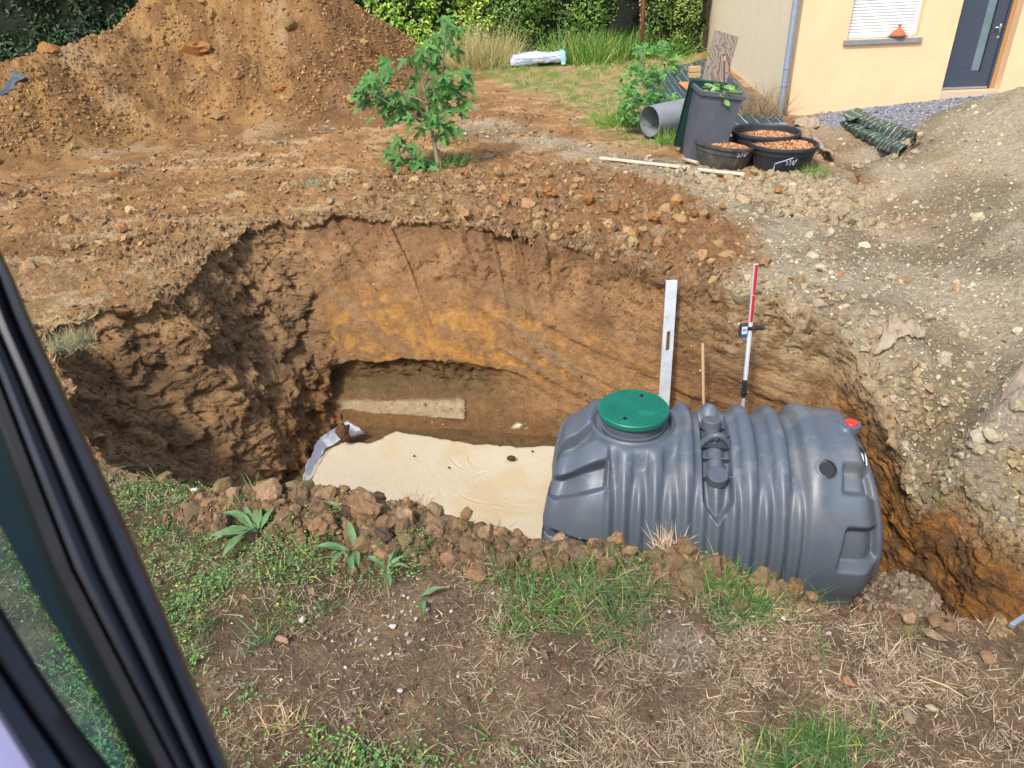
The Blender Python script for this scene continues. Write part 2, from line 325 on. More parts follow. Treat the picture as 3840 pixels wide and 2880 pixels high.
def angsort(P, nt_):
    P = np.array([p[:2] for p in P]); a = np.arctan2(P[:, 1]-CY, P[:, 0]-CX); r = np.hypot(P[:, 0]-CX, P[:, 1]-CY)
    o = np.argsort(a); a = a[o]; r = r[o]; X = r*np.cos(a); Y = r*np.sin(a)
    a2 = np.concatenate([a-2*math.pi, a, a+2*math.pi]); X = np.tile(X, 3); Y = np.tile(Y, 3)
    return a2, X, Y
def at_angle(tab, phi):
    a2, X, Y = tab
    # intersect ray with chord between neighbours, keeps straight edges
    j = np.clip(np.searchsorted(a2, phi)-1, 0, len(a2)-2)
    x0, y0, x1, y1 = X[j], Y[j], X[j+1], Y[j+1]; cx, sy = np.cos(phi), np.sin(phi)
    den = cx*(y1-y0)-sy*(x1-x0); den = np.where(np.abs(den) < 1e-9, 1e-9, den)
    return (x0*(y1-y0)-y0*(x1-x0))/den
RT, BT = angsort(rim, 0), angsort(base, 0)
fine_phi = np.linspace(-math.pi, math.pi, 20001); fr = at_angle(RT, fine_phi)
ker = np.hanning(121); ker /= ker.sum(); fr_s = np.convolve(np.concatenate([fr[-200:-1], fr, fr[1:200]]), ker, 'same')[199:-199][:len(fr)]
px, py = CX+fr_s*np.cos(fine_phi), CY+fr_s*np.sin(fine_phi)
seg = np.hypot(np.diff(px), np.diff(py))+1e-4
mx_, my_ = (px[1:]+px[:-1])/2, (py[1:]+py[:-1])/2
wgt = seg/np.hypot(mx_, my_)**.8 + np.diff(fine_phi)*np.where((my_ < 3.6), 1.3, .25)
cum = np.concatenate([[0], np.cumsum(wgt)]); cum /= cum[-1]
NT = 1080
phi = np.interp(np.arange(NT)/NT, cum, fine_phi)
rr = np.interp(phi, fine_phi, fr_s); bb = at_angle(BT, phi); bb = np.minimum(bb, rr-.03)
cs = np.stack([np.cos(phi), np.sin(phi)], 1)
Rp = np.stack([CX+rr*cs[:, 0], CY+rr*cs[:, 1], 0*rr], 1)
rr0 = rr.copy(); rr = rr+fbm(Rp, 2.2, 4)*.10+fbm(Rp+8, 9, 4)*.06*np.where(np.sin(phi) > -.2, 1, .5)
Rp = np.stack([CX+rr*cs[:, 0], CY+rr*cs[:, 1], 0*rr], 1)
offs = [0.]; st = .012
while offs[-1] < 2.6: offs.append(offs[-1]+st); st = min(st*1.012, .024)
while offs[-1] < 150: st = st*(1.013 if offs[-1] < 11 else 1.25); offs.append(offs[-1]+st)
offs = np.array(offs); NO = len(offs)
G = np.empty((NO, NT, 3)); G[..., 0] = Rp[None, :, 0]+offs[:, None]*cs[None, :, 0]; G[..., 1] = Rp[None, :, 1]+offs[:, None]*cs[None, :, 1]; G[..., 2] = 0
GF = G.reshape(-1, 3)
GM = masks(GF)
z0 = tps(GF[:, 0], GF[:, 1]); rel = relief(np.stack([GF[:, 0], GF[:, 1], z0*0], 1), GM)
far = sstep(14, 25, np.hypot(GF[:, 0], GF[:, 1]))
of_ = np.repeat(offs, NT); GF3 = np.stack([GF[:, 0], GF[:, 1], 0*z0], 1); lipz = sstep(.45, .08, of_)*(1-GM['near'])
rel = rel+lipz*(fbm(GF3+91, 4.5, 4)*.07+np.abs(fbm(GF3+95, 11, 3))*.04)
GF[:, 2] = z0+rel*(1-far)
GC = gcolor(GF, GM)
G = GF.reshape(NO, NT, 3)
# walls
NV = 170
v = np.linspace(0, 1, NV)**1.0
zb = -1.95
ang = phi
a0 = 2.23+.17*v[:, None]; isback = sstep(.2, .5, ang)[None]*sstep(a0+.03, a0-.03, ang[None])                 # facing the camera
isleft = np.maximum(sstep(a0-.03, a0+.03, ang[None]), (ang < -2.7)[None]*1.)
def prof(pts): return np.interp(v, [p[0] for p in pts], [p[1] for p in pts])
pb = prof([(0, 0), (.03, -.015), (.07, .03), (.25, .24), (.5, .5), (.66, .62), (.70, .645), (.72, .615), (.77, .605), (.83, .62), (.9, .8), (1, 1)])
pb2 = prof([(0, 0), (.03, -.015), (.07, .03), (.25, .24), (.5, .5), (.75, .74), (1, 1)])
pl = prof([(0, 0), (.03, -.03), (.1, .03), (.5, .5), (.8, .85), (1, 1)])
pr = prof([(0, 0), (.05, .05), (.3, .5), (.6, .85), (1, 1)])
PR = pr[:, None]*(1-isback-isleft).clip(0, 1)+(pb[:, None]*(xl:=sstep(.5, -.5, CX+rr*np.cos(ang)))[None]+pb2[:, None]*(1-xl)[None])*isback+pl[:, None]*isleft
W = np.empty((NV, NT, 3)); jf = np.exp(-v/.09)[:, None]; rad = (rr0[None]*(1-jf)+rr[None]*jf)*(1-PR)+bb[None]*PR
zr = G[0, :, 2]
W[..., 0] = CX+rad*cs[None, :, 0]; W[..., 1] = CY+rad*cs[None, :, 1]; W[..., 2] = zr[None]+(zb-zr[None])*v[:, None]
WF = W.reshape(-1, 3).copy(); lw = isleft.ravel(); bw = isback.ravel(); vv = np.repeat(v, NT)
depth = -WF[:, 2]; q = fbm(WF, 1.3, 3)
wv, wid = worley(WF*np.array([1, 1, .8])+fbm(WF, 3, 3)[:, None]*.12, 4.2); wv2, _ = worley(WF+fbm(WF, 6, 2)[:, None]*.03, 13.)
dl = q*.10+(.55-wv)*.20*(.4+wid)+(.5-wv2)*.075+fbm(WF+4, 14, 4)*.035
gouge = fbm(np.stack([WF[:, 0]*2.4+WF[:, 2]*.5, WF[:, 1]*2.4, WF[:, 2]*.55], 1), 1.0, 3); dl += np.abs(gouge)*.08-.03
rg = (.5-np.abs(fbm(WF+61, 5, 5, .6)))*.11+(.4-np.abs(fbm(WF+66, 13, 4, .6)))*.06; dl = dl*.75+rg
notch = sstep(.18, .34, fbm(WF*np.array([1, 1, .55])+81, 3.2, 3)); dl -= notch*.10
# back: smeared arcs from the bucket
tt = WF[:, 0]*.42+WF[:, 2]*.98-.05*WF[:, 0]**2; ss = WF[:, 0]*.9-WF[:, 2]*.42
arc = fbm(np.stack([ss*.45, tt*4.2, 0*tt], 1), 1., 4)
smooth_zone = sstep(.18, .4, vv)
crk, _ = worley(WF+fbm(WF, 5, 2)[:, None]*.05, 7.)
db = q*.07+arc*.05*smooth_zone+np.abs(arc)*.03*smooth_zone+((.5-wv)*.10+rg*.6)*(1-smooth_zone*.72)+fbm(WF+4, 16, 4)*(.022-.010*smooth_zone)
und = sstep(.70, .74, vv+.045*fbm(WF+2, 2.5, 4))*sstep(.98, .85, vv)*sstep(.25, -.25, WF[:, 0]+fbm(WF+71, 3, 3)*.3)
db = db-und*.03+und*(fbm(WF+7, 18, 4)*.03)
dr = q*.08+(.5-wv)*.04+rg*.45+fbm(WF+4, 14, 4)*.025+fbm(WF*np.array([.7, .7, 3])+14, 2.5, 3)*.03
WX, WY = projn(WF.copy()); slab = sstep(1.2, -1.2, sdpoly(WX, WY, [(719, 865), (1004, 862), (1004, 905), (960, 902), (900, 896), (850, 891), (800, 889), (760, 884), (725, 888)]))*bw
db = db*(1-slab)+slab*(.035+fbm(WF+77, 2, 3)*.012)
vert_crack = sstep(.62, .9, 1-np.abs(fbm(WF*np.array([1, 1, .35])+85, 6, 3))*5)  # vertical cracks, carved into the undercut by displacement
db -= und*(1-slab)*vert_crack*.03
D = dl*lw+db*bw+dr*np.clip(1-lw-bw, 0, 1); D *= sstep(0, .06, vv)*.999
D -= .09*sstep(0, .03, vv)*sstep(.17, .06, vv)*np.clip(fbm(WF+31, 2.2, 2)+.7, 0, 1.3)*np.maximum(lw, bw*sstep(1.6, .0, WF[:, 0]))  # turf lip overhang
cs2 = np.tile(cs, (NV, 1)); WF[:, 0] -= D*cs2[:, 0]; WF[:, 1] -= D*cs2[:, 1]
W = WF.reshape(NV, NT, 3); W[0] = G[0]
def mixc(a, b, t): t = np.clip(t, 0, 1)[:, None]; return a*(1-t)+b*t
n1 = (fbm(WF, 2, 4)+1)/2; n2 = (fbm(WF+40, 6, 4)+1)/2
cl = mixc(c('a07c52')[None]+0*WF, c('806343')[None], sstep(.35, .65, n1)); cl = mixc(cl, c('a07e58')[None], sstep(.6, .75, n2)*.6)
cl = mixc(cl, c('8a6236')[None], sstep(.55, .8, vv)*sstep(-2.9, -2.1, WF[:, 0])*sstep(.4, .6, n1+arc*.2)*.8)
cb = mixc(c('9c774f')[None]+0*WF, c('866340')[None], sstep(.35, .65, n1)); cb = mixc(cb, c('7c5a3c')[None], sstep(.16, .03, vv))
band = sstep(.3, .5, vv+.1*arc-.03*WF[:, 0])*sstep(.75, .71, vv+.045*fbm(WF+2, 2.5, 4))
cb = mixc(cb, mixc(c('a97a40')[None]+0*WF, c('8f6a42')[None], sstep(.47, .53, n2+arc*.4)), band*sstep(-.35, .1, arc+.55-.35*np.abs(WF[:, 0]+.8)))
cb = mixc(cb, c('8b7a62')[None], sstep(.3, .5, arc)*smooth_zone*.45)
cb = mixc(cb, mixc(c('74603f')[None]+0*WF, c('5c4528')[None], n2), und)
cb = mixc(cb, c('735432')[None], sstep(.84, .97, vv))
cb = mixc(cb, mixc(CC['wallg'][None]+0*WF, c('8c7048')[None], sstep(.45, .65, n2)), sstep(1.3, 2.5, WF[:, 0])*sstep(.75, .2, vv+.25*n1))
cr = mixc(c('9a6a36')[None]+0*WF, c('6e5234')[None], sstep(.4, .6, n2)); cr = mixc(cr, CC['wallg'][None], sstep(.3, .02, vv+.2*(n1-.5)))
cb = mixc(cb, mixc(c('b09a78')[None]+0*WF, c('96805f')[None], (fbm(WF*np.array([9, 9, .8]), 1, 3)+1)/2), slab)
chalk = sstep(14, 8, np.hypot(WX-1120+fbm(WF, 9, 2)*30, (WY-918)*1.6+fbm(WF+5, 9, 2)*25))*bw*sstep(.1, .35, fbm(WF+51, 10, 3)+.2); cb = mixc(cb, c('d8ccb0')[None], chalk)
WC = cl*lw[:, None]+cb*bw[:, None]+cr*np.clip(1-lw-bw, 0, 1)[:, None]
WC = WC.reshape(NV, NT, 3); GCr = GC.reshape(NO, NT, 3)
WC[0] = GCr[0]; k = 6
for i in range(1, k): WC[i] = GCr[0]*(1-i/k)+WC[i]*(i/k)
WC = WC.reshape(-1, 3)
def gridfaces(nr, nc, wrap=True, flip=False):
    i = np.arange(nr-1)[:, None]; j = np.arange(nc if wrap else nc-1)[None]; j2 = (j+1) % nc
    F = np.stack([i*nc+j, i*nc+j2, (i+1)*nc+j2, (i+1)*nc+j], -1).reshape(-1, 4)
    return F[:, ::-1] if flip else F
m_soil = mat('ground_soil', attr=True, nscale=26, var=.33, rough=.95, bump=1., bscale=40, dist=.05, fine=.22, fscale=160, spec=.15)
m_wall = mat('pit_clay', attr=True, nscale=12, var=.3, rough=.85, bump=1., bscale=28, dist=.045, fine=.24, fscale=110, spec=.3)
ground = solo('ground', G.reshape(-1, 3), gridfaces(NO, NT, True, True), m_soil, (0, 0, 0), kind='structure', cols=GC, smooth=True)
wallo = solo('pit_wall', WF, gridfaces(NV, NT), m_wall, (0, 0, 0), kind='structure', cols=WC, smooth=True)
# floor
NFL = 44; fl = np.linspace(0, 1, NFL); FL = np.empty((NFL, NT//2, 3)); sub = W[-1][::2]
cc_ = np.array([.6, 4.7, zb])
FL[:] = sub[None]*(1-fl[:, None, None])+cc_*fl[:, None, None]; FLF = FL.reshape(-1, 3); FLF[:, 2] += fbm(FLF, 3, 4)*.03*sstep(0, .03, np.repeat(fl, NT//2))-.0
# sandy heap beyond the tank's right end
hp0 = np.exp(-(((FLF[:, 0]-2.95+.1*fbm(FLF, 2, 3))/.30)**2+((FLF[:, 1]-3.5+.15*fbm(FLF+4, 2, 3))/.5)**2)); FLF[:, 2] += (.42*hp0+hp0*(fbm(FLF+6, 5, 4)*.12+np.abs(fbm(FLF+8, 14, 3))*.05))*sstep(0, .06, np.repeat(fl, NT//2))
fcol = mixc(c('7a5c38')[None]+0*FLF, c('59442a')[None], (fbm(FLF, 4, 4)+1)/2); fcol = mixc(fcol, c('8d7c66')[None], sstep(2.5, 2.8, FLF[:, 0]))
solo('pit_floor', FLF, gridfaces(NFL, NT//2), m_wall, (0, 0, 0), kind='structure', cols=fcol, smooth=True)
# sand bed
sandpts = [onz(640, 1035, -1.88)[:2], onz(655, 1005, -1.88)[:2], onz(690, 965, -1.88)[:2], onz(735, 945, -1.88)[:2], onz(790, 948, -1.88)[:2], onz(850, 923, -1.88)[:2], onz(960, 938, -1.88)[:2], onz(1020, 950, -1.88)[:2], onz(1220, 958, -1.88)[:2], (1.2, 5.85), (2.6, 5.3), (2.7, 3.2), (1.5, 3.2), (.3, 3.45), (-1, 3.75), (-1.9, 4.2), (-2.2, 4.9)]
sp = np.array(sandpts); sc_ = sp.mean(0); n_s = 460; segs = np.linspace(0, len(sp), n_s, endpoint=False)
ii = segs.astype(int); fr_ = (segs-ii)[:, None]; ol = sp[ii]*(1-fr_)+sp[(ii+1) % len(sp)]*fr_
o3 = np.stack([ol[:, 0], ol[:, 1], 0*ol[:, 0]], 1); ol = ol+np.stack([fbm(o3, 4, 4), fbm(o3+9, 4, 4)], 1)*.05
ns_r = 64; SB = np.empty((ns_r, n_s, 3)); fq = np.linspace(0, 1, ns_r)**.8
SB[..., :2] = ol[None]*(1-fq[:, None, None])+sc_*fq[:, None, None]; SBF = SB.reshape(-1, 3); fqf = np.repeat(fq, n_s); SBF[:, 2] = 0
SBF[:, 2] = zb-.06+.115*sstep(0, .05, fqf)+fbm(SBF, 1.2, 2)*.012+fbm(SBF+3, 14, 4)*.003
for _ in range(18):       # boot scuffs
    a = rng.uniform(0, 3.14); q0 = np.array([rng.uniform(-1.6, .5), rng.uniform(4.6, 6.1)]); L = rng.uniform(.05, .16)
    d = SBF[:, :2]-q0; u = d[:, 0]*np.cos(a)+d[:, 1]*np.sin(a); w_ = -d[:, 0]*np.sin(a)+d[:, 1]*np.cos(a)+u*u*1.2
    SBF[:, 2] += np.exp(-(u/L)**2)*(np.exp(-((w_-.012)/.01)**2)-np.exp(-((w_+.012)/.012)**2))*.006
scol = mixc(c('c4b79d')[None]+0*SBF, c('b6a88c')[None], (fbm(SBF, 1.2, 4)+1)/2); scol = mixc(scol, c('b8a074')[None], sstep(.55, .8, (fbm(SBF+8, 1.7, 3)+1)/2)*.5)
m_sand = mat('sand', attr=True, nscale=60, var=.06, rough=.95, bump=.35, bscale=200, dist=.012, fine=.22, fscale=240, spec=.1)
solo('sand_bed', SBF, gridfaces(ns_r, n_s, True, False), m_sand, (0, 0, 0), kind='structure', cols=scol, smooth=True)
# ================================================================== SPOIL PILE
ridge = np.array([(-14, 12.5, 1.1), (-10.5, 13.2, 1.25), (-8.8, 14.0, 1.45), (-7.6, 15.8, 1.8), (-6.3, 17.6, 2.75), (-4.9, 18.0, 3.0), (-4.15, 18.2, 2.45)])
def pileh(x, y):
    best = np.full(len(x), -9.)
    for a, b in zip(ridge[:-1], ridge[1:]):
        e = b-a; t = np.clip(((x-a[0])*e[0]+(y-a[1])*e[1])/(e[0]**2+e[1]**2), 0, 1)
        d = np.hypot(x-a[0]-e[0]*t, y-a[1]-e[1]*t); h = a[2]+e[2]*t-.92*(np.sqrt(d*d+.12)-.3)-.0
        best = np.maximum(best, h)
    return best
na, nr_ = 600, 270
az = np.linspace(math.radians(-50), math.radians(-4), na); rd = 10.2*np.exp(np.linspace(0, math.log(2.35), nr_))
PX = rd[:, None]*np.sin(az)[None]; PY = rd[:, None]*np.cos(az)[None]; PF = np.stack([PX.ravel(), PY.ravel(), 0*PX.ravel()], 1)
ph = pileh(PF[:, 0]+fbm(PF, .5, 3)*.5, PF[:, 1]+fbm(PF+9, .5, 3)*.5)
sm = .35*np.log1p(np.exp(np.clip(ph/.35, -30, 30)))
PF0 = PF.copy(); PF[:, 2] = sm
wq, wi = worley(PF+fbm(PF, 3, 2)[:, None]*.08, 3.6); wq2, _ = worley(PF, 9.)
am = sstep(.02, .5, sm)
PF[:, 2] = tps(PF[:, 0], PF[:, 1])+sm+am*(fbm(PF0, 1.3, 4)*.10+(.55-wq)*.16*wi+(.5-wq2)*.07+fbm(PF0+3, 12, 3)*.03)-.035+.03*am-.10*sstep(-.9, -1.6, ph)
pc_ = mixc(c('a57e4e')[None]+0*PF, c('86633f')[None], sstep(.35, .65, (fbm(PF0, 1.6, 4)+1)/2)); pc_ = mixc(pc_, c('b39672')[None], sstep(.58, .75, (fbm(PF0+5, .8, 4)+1)/2)*.7)
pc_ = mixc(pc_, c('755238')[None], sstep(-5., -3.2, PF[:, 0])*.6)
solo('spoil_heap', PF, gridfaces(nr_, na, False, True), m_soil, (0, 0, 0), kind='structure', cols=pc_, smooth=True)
def mkdisc(P, X, Y, r):
    o = onz(X, Y); return sstep(r, r*.3, np.hypot(P[:, 0]-o[0], P[:, 1]-o[1]))
# ================================================================== SCATTER TOOLS
def quads(Vg, wv, n, dpow=1.2, wrap=True, margin=160):
    nr, nc = Vg.shape[:2]; B = np.roll(Vg, -1, 1)
    a = Vg[:-1]; b = B[:-1]; c2 = B[1:]; d = Vg[1:]
    if not wrap: a, b, c2, d = a[:, :-1], b[:, :-1], c2[:, :-1], d[:, :-1]
    N = np.cross(c2-a, d-b); A = np.linalg.norm(N, axis=-1)/2; N = N/(2*A[..., None]+1e-12); N *= np.sign(N[..., 2:3]+1e-6)
    w_ = wv.reshape(nr, nc)[:-1]; w_ = w_ if wrap else w_[:, :-1]
    ctr = (a+c2)/2; dist = np.linalg.norm(ctr-CAM, axis=-1)
    X, Y = projn(ctr.reshape(-1, 3)); vis = ((X > -margin) & (X < 2212+margin) & (Y > -margin) & (Y < 1659+margin)).reshape(dist.shape)
    p = (A*w_*vis/np.maximum(dist, 2)**dpow).ravel(); p = np.maximum(p, 0); p /= p.sum()
    k = rng.choice(len(p), n, p=p); u, v_ = rng.random((2, n)); u = u[:, None]; v_ = v_[:, None]
    f = lambda q: q.reshape(-1, 3)[k]
    P = (f(a)*(1-u)+f(b)*u)*(1-v_)+(f(d)*(1-u)+f(c2)*u)*v_
    return P, f(N), k
def frames(N, tilt=0.):
    n = len(N); N = N+rng.normal(size=N.shape)*tilt; N /= np.linalg.norm(N, axis=1)[:, None]
    t = rng.normal(size=(n, 3)); t -= N*(t*N).sum(1)[:, None]; t /= np.linalg.norm(t, axis=1)[:, None]
    return t, np.cross(N, t), N
def joined(name, tmpls, P, fr, scl, cols, m, label, smooth=False, kind='stuff', parent=None):
    """real geometry: many small pieces in one mesh"""
    Vs, Fs, Cs = [], [], []; off = 0; sel = rng.integers(0, len(tmpls), len(P))
    for ti, (tv, tf) in enumerate(tmpls):
        s = sel == ti; n = s.sum()
        if not n: continue
        tv = np.asarray(tv); q = tv[None]*scl[s][:, None, :]
        V = P[s][:, None]+q[..., 0:1]*fr[0][s][:, None]+q[..., 1:2]*fr[1][s][:, None]+q[..., 2:3]*fr[2][s][:, None]
        Vs.append(V.reshape(-1, 3)); Cs.append(np.repeat(cols[s], len(tv), 0))
        tf = np.asarray(tf); Fs.append((tf[None]+(np.arange(n)*len(tv))[:, None, None]+off).reshape(-1, tf.shape[1])); off += n*len(tv)
    V = np.concatenate(Vs); C_ = np.concatenate(Cs)
    if parent is not None: return part(name, V, Fs, m, parent, C_, smooth, kind=kind)
    o = solo(name, V, Fs, m, (0, 0, 0), label, None, None, kind, C_, smooth); return o
import bmesh
def ico(sub, jit, seed, flat=1.):
    bm = bmesh.new(); bmesh.ops.create_icosphere(bm, subdivisions=sub, radius=1); r_ = np.random.default_rng(seed)
    V = np.array([v.co for v in bm.verts]); F = np.array([[v.index for v in f.verts] for f in bm.faces]); bm.free()
    V = V*(1+fbm(V+seed*7, 1.3, 3)[:, None]*jit*1.6+r_.normal(size=(len(V), 1))*jit*.35)
    # chop with a few planes -> facets
    for _ in range(4):
        n = r_.normal(size=3); n /= np.linalg.norm(n); d = V@n; lim = r_.uniform(.55, .85); V = V-np.maximum(d-lim, 0)[:, None]*n
    V[:, 2] *= flat; return V, F
ICO1 = [ico(1, .3, i) for i in range(6)]; ICO2 = [ico(2, .28, 10+i) for i in range(6)]; 
def pent(seed, flat=.8, k=5):
    r_ = np.random.default_rng(seed); a = np.arange(k)/k*6.2832+r_.normal(size=k)*.25; rr_ = r_.uniform(.75, 1.05, k)
    V = np.concatenate([np.stack([np.cos(a)*rr_, np.sin(a)*rr_, r_.normal(size=k)*.25], 1), [[r_.normal()*.3, r_.normal()*.3, .85]], [[0, 0, -.8]]]); V[:, 2] *= flat
    F = [[i, (i+1) % k, k] for i in range(k)]+[[(i+1) % k, i, k+1] for i in range(k)]; return V, np.array(F)
FLAT1 = [pent(30+i, .45) for i in range(6)]; SM1 = [pent(50+i, .95) for i in range(8)]; ICO1 = SM1; OCT = [pent(70+i, .9, 4) for i in range(5)]
def tint(col, n, v=.18, h=.05):
    return np.clip(np.asarray(col)[None]*(1+rng.normal(size=(n, 1))*v)*(1+rng.normal(size=(n, 3))*h), .003, 1)
GW = lambda k: GM[k]
m_clod = mat('clod_soil', attr=True, nscale=40, var=.3, rough=.95, bump=.9, bscale=90, dist=.012, fine=.2, fscale=260, spec=.15)
m_stone = mat('stone', attr=True, nscale=50, var=.15, rough=.85, bump=.3, bscale=120, dist=.004)
m_straw = mat('dry_straw', attr=True, nscale=30, var=.15, rough=.8, translucent=.2)
m_leaf = mat('green_leaf', attr=True, nscale=20, var=.2, rough=.5, translucent=.25)
m_root = mat('root', c('8d7556'), c('bba27a'), rough=.9)
near, berm = GM['near'], GM['berm']; gxyz = GF
# --- soil crumbs
def scatter_clods(name, Vg, wv, n, smin, smax, colf, tm, wrap=True, p=2.2, sink=.25, dpow=1.3, mm=None, flat=.8):
    P, N, k = quads(Vg, wv, n, dpow, wrap); s = smin+(smax-smin)*rng.random(n)**p; dd = np.linalg.norm(P-CAM, axis=1)
    scl = s[:, None]*rng.uniform(.65, 1.2, (n, 3)); scl[:, 2] *= flat
    P = P+N*(s*(.5-sink))[:, None]
    return joined(name, tm, P, frames(N, .4), scl, colf(P, n), mm or m_clod, None)
def colnear(P, n):
    t = rng.random((n, 1)); return tint(c('8c7050'), n)*(1-t)+tint(c('66523e'), n)*t
def colfield(P, n):
    t = rng.random((n, 1)); a = tint(c('a4845c'), n)*(1-t)+tint(c('84684a'), n)*t
    g = sdpoly(P[:, 0], P[:, 1], POLY['gravel']); k = (sstep(.3, -.3, g)*rng.random(n) > .35)[:, None]; return np.where(k, tint(c('a59779'), n), a)
def colpile(P, n):
    t = rng.random((n, 1)); return tint(c('a48256'), n)*(1-t)+tint(c('806240'), n)*t
scatter_clods('soil_crumbs', G, berm*1.0+near*.006, 14000, .004, .026, colnear, ICO1)
scatter_clods('soil_lumps', G, berm, 600, .016, .07, colnear, ICO2, sink=.4, p=3.2)
fieldw = (1-near)*(GM['clod']*1.+.5*(1-GM['lawn'])*(1-GM['lawnfar'])*(1-GM['blue']))*(.25+np.clip(fbm(GF+70, 1.6, 3), 0, 1)*2.2)
scatter_clods('field_crumbs', G, fieldw, 21000, .007, .05, colfield, ICO1, p=3.)
lfw = (1-near)*(1-GM['gravel'])*(1-GM['blue'])*(1-GM['lawnfar'])*sstep(2.2, .5, GF[:, 0])*sstep(6, 8, GF[:, 1])*sstep(18, 15, GF[:, 1])*(.12+np.clip(fbm(GF*np.array([.7, 1.8, 1])+75, 1.1, 4)+.1, 0, 1)*2)
scatter_clods('clay_crumbs', G, lfw, 11000, .009, .065, colfield, ICO1, p=3., dpow=.6)
scatter_clods('field_lumps', G, fieldw*(GM['clod']*.9+.08)*(1-.6*GM['gravel']), 700, .03, .1, colfield, ICO2, p=2.5, sink=.4)
PFg = PF.reshape(nr_, na, 3); pw = sstep(.0, .3, sm)*(PF[:, 2] > 0)
scatter_clods('heap_crumbs', PFg, pw*(.45+np.clip(fbm(PF0+33, .9, 3)+.1, 0, 1)*1.5), 23000, .009, .055, colpile, ICO1, wrap=False, p=3.2, dpow=.4)
scatter_clods('heap_lumps', PFg, pw*np.clip(fbm(PF0+37, .7, 3)+.2, 0.02, 1), 130, .05, .16, colpile, ICO2, wrap=False, p=3., dpow=.4, sink=.35)
wallw = (vv < .25)*1.+.08+lw*.6
scatter_clods('rim_lumps', G, (1-near)*sstep(.5, 0, of_)*(.3+np.clip(fbm(GF+44, 2.5, 2), 0, 1)*2), 2600, .01, .06, lambda P, n: np.where((sdpoly(P[:, 0], P[:, 1], POLY['gravel']) < .1)[:, None], tint(c('988769'), n), tint(c('836a4e'), n)), ICO1, p=2.5, sink=.35)
scatter_clods('wall_pebbles', W, bw*1.+.1, 420, .004, .011, lambda P, n: tint(c('c0b090'), n, .2), FLAT1, mm=m_stone, sink=.2)
scatter_clods('wall_crumbs', W, wallw, 7500, .008, .03, lambda P, n: tint(c('7d5a3c'), n), ICO1, sink=.3)
# --- gravel
def colgr(P, n):
    t = rng.random((n, 1)); a = tint(c('bcae92'), n, .12, .03)*(1-t)+tint(c('948468'), n, .14, .03)*t
    return np.where(rng.random((n, 1)) < .06, tint(c('a08462'), n), a)
grw = np.maximum(GM['gravel'], GM['streak']*.8)*(1-GM['blue'])
scatter_clods('gravel_stones', G, grw*(1-.75*GM['crust'])*(1-near), 17000, .006, .022, colgr, FLAT1, p=2.5, mm=m_stone, dpow=1.2)
scatter_clods('gravel_lumps', G, grw*(1-near), 260, .03, .07, colgr, ICO2, p=2.5, sink=.4)
scatter_clods('ridge_clods', G, GM['tubridge'], 1300, .012, .085, lambda P, n: tint(c('9c8b6e'), n, .12, .03), ICO2, p=3., sink=.35, dpow=.2)
scatter_clods('floor_crumbs', FL, (hp0 > .15)*1., 1500, .008, .045, lambda P, n: tint(c('94826c'), n), ICO1, p=3., sink=.3)
scatter_clods('sand_flecks', SB, (fqf > .06)*1., 1100, .002, .005, lambda P, n: np.where(rng.random((n, 1)) < .6, tint(c('9a8360'), n), tint(c('e2d8c2'), n, .05)), OCT, mm=m_stone)
scatter_clods('blue_gravel', G, GM['blue'], 5000, .014, .035, lambda P, n: tint(c('83868e'), n, .25, .03), FLAT1, mm=m_stone, dpow=.2)
scatter_clods('pale_pebbles', G, near*(.25+.8*GM['berm']+12*GM['cement']+2.5*mkdisc(GF, 830, 1370, .35)+2*mkdisc(GF, 860, 1330, .25)), 420, .004, .011, lambda P, n: tint(c('a8a191'), n, .12, .02), FLAT1, mm=m_stone, p=1.5)
scatter_clods('fine_soil', G, near*(1-.5*berm), 6500, .003, .010, lambda P, n: tint(c('705240'), n, .2), OCT)
# --- blades
def blades(name, P, N, L, wd, bend, cols, m, segs=3, label=None, parent=None, lean=None, kind='stuff'):
    n = len(P); t, b, nn = frames(N, .35)
    d = nn+t*(rng.random((n, 1))*bend)+(0 if lean is None else lean); d /= np.linalg.norm(d, axis=1)[:, None]
    side = np.cross(d, rng.normal(size=(n, 3))); side /= np.linalg.norm(side, axis=1)[:, None]
    Vs = []; q = P.copy(); cur = d.copy(); g = rng.uniform(.2, 1., (n, 1))*bend
    for i in range(segs+1):
        f = 1-(i/segs)**1.5*.92; Vs.append(q-side*(wd*f/2)[:, None]); Vs.append(q+side*(wd*f/2)[:, None])
        cur = cur+np.array([0, 0, -1])*g*.45/segs*1.5+t*g*.3/segs; cur /= np.linalg.norm(cur, axis=1)[:, None]; q = q+cur*(L/segs)[:, None]
    V = np.stack(Vs, 1); k = 2*(segs+1); tf = np.array([[2*i, 2*i+1, 2*i+3, 2*i+2] for i in range(segs)])
    F = (tf[None]+(np.arange(n)*k)[:, None, None]).reshape(-1, 4); C_ = np.repeat(cols, k, 0)
    if parent is not None: return part(name, V.reshape(-1, 3), F, m, parent, C_, False, kind=kind)
    return solo(name, V.reshape(-1, 3), F, m, (0, 0, 0), label, None, None, kind, C_, False)
clump = lambda P, s, th=.0: np.clip(fbm(P, s, 3)+.25-th, 0, 1)
def strawcol(n):
    t = rng.random((n, 1)); a = tint(c('cdb898'), n, .15, .04)*(1-t)+tint(c('8d765b'), n, .2, .05)*t; return a
def greencol(n, a='67864a', b='49703f', yel=.12):
    t = rng.random((n, 1)); q = tint(c(a), n, .18, .06)*(1-t)+tint(c(b), n, .18, .06)*t
    return np.where(rng.random((n, 1)) < yel, tint(c('b3ac5c'), n, .15), q)
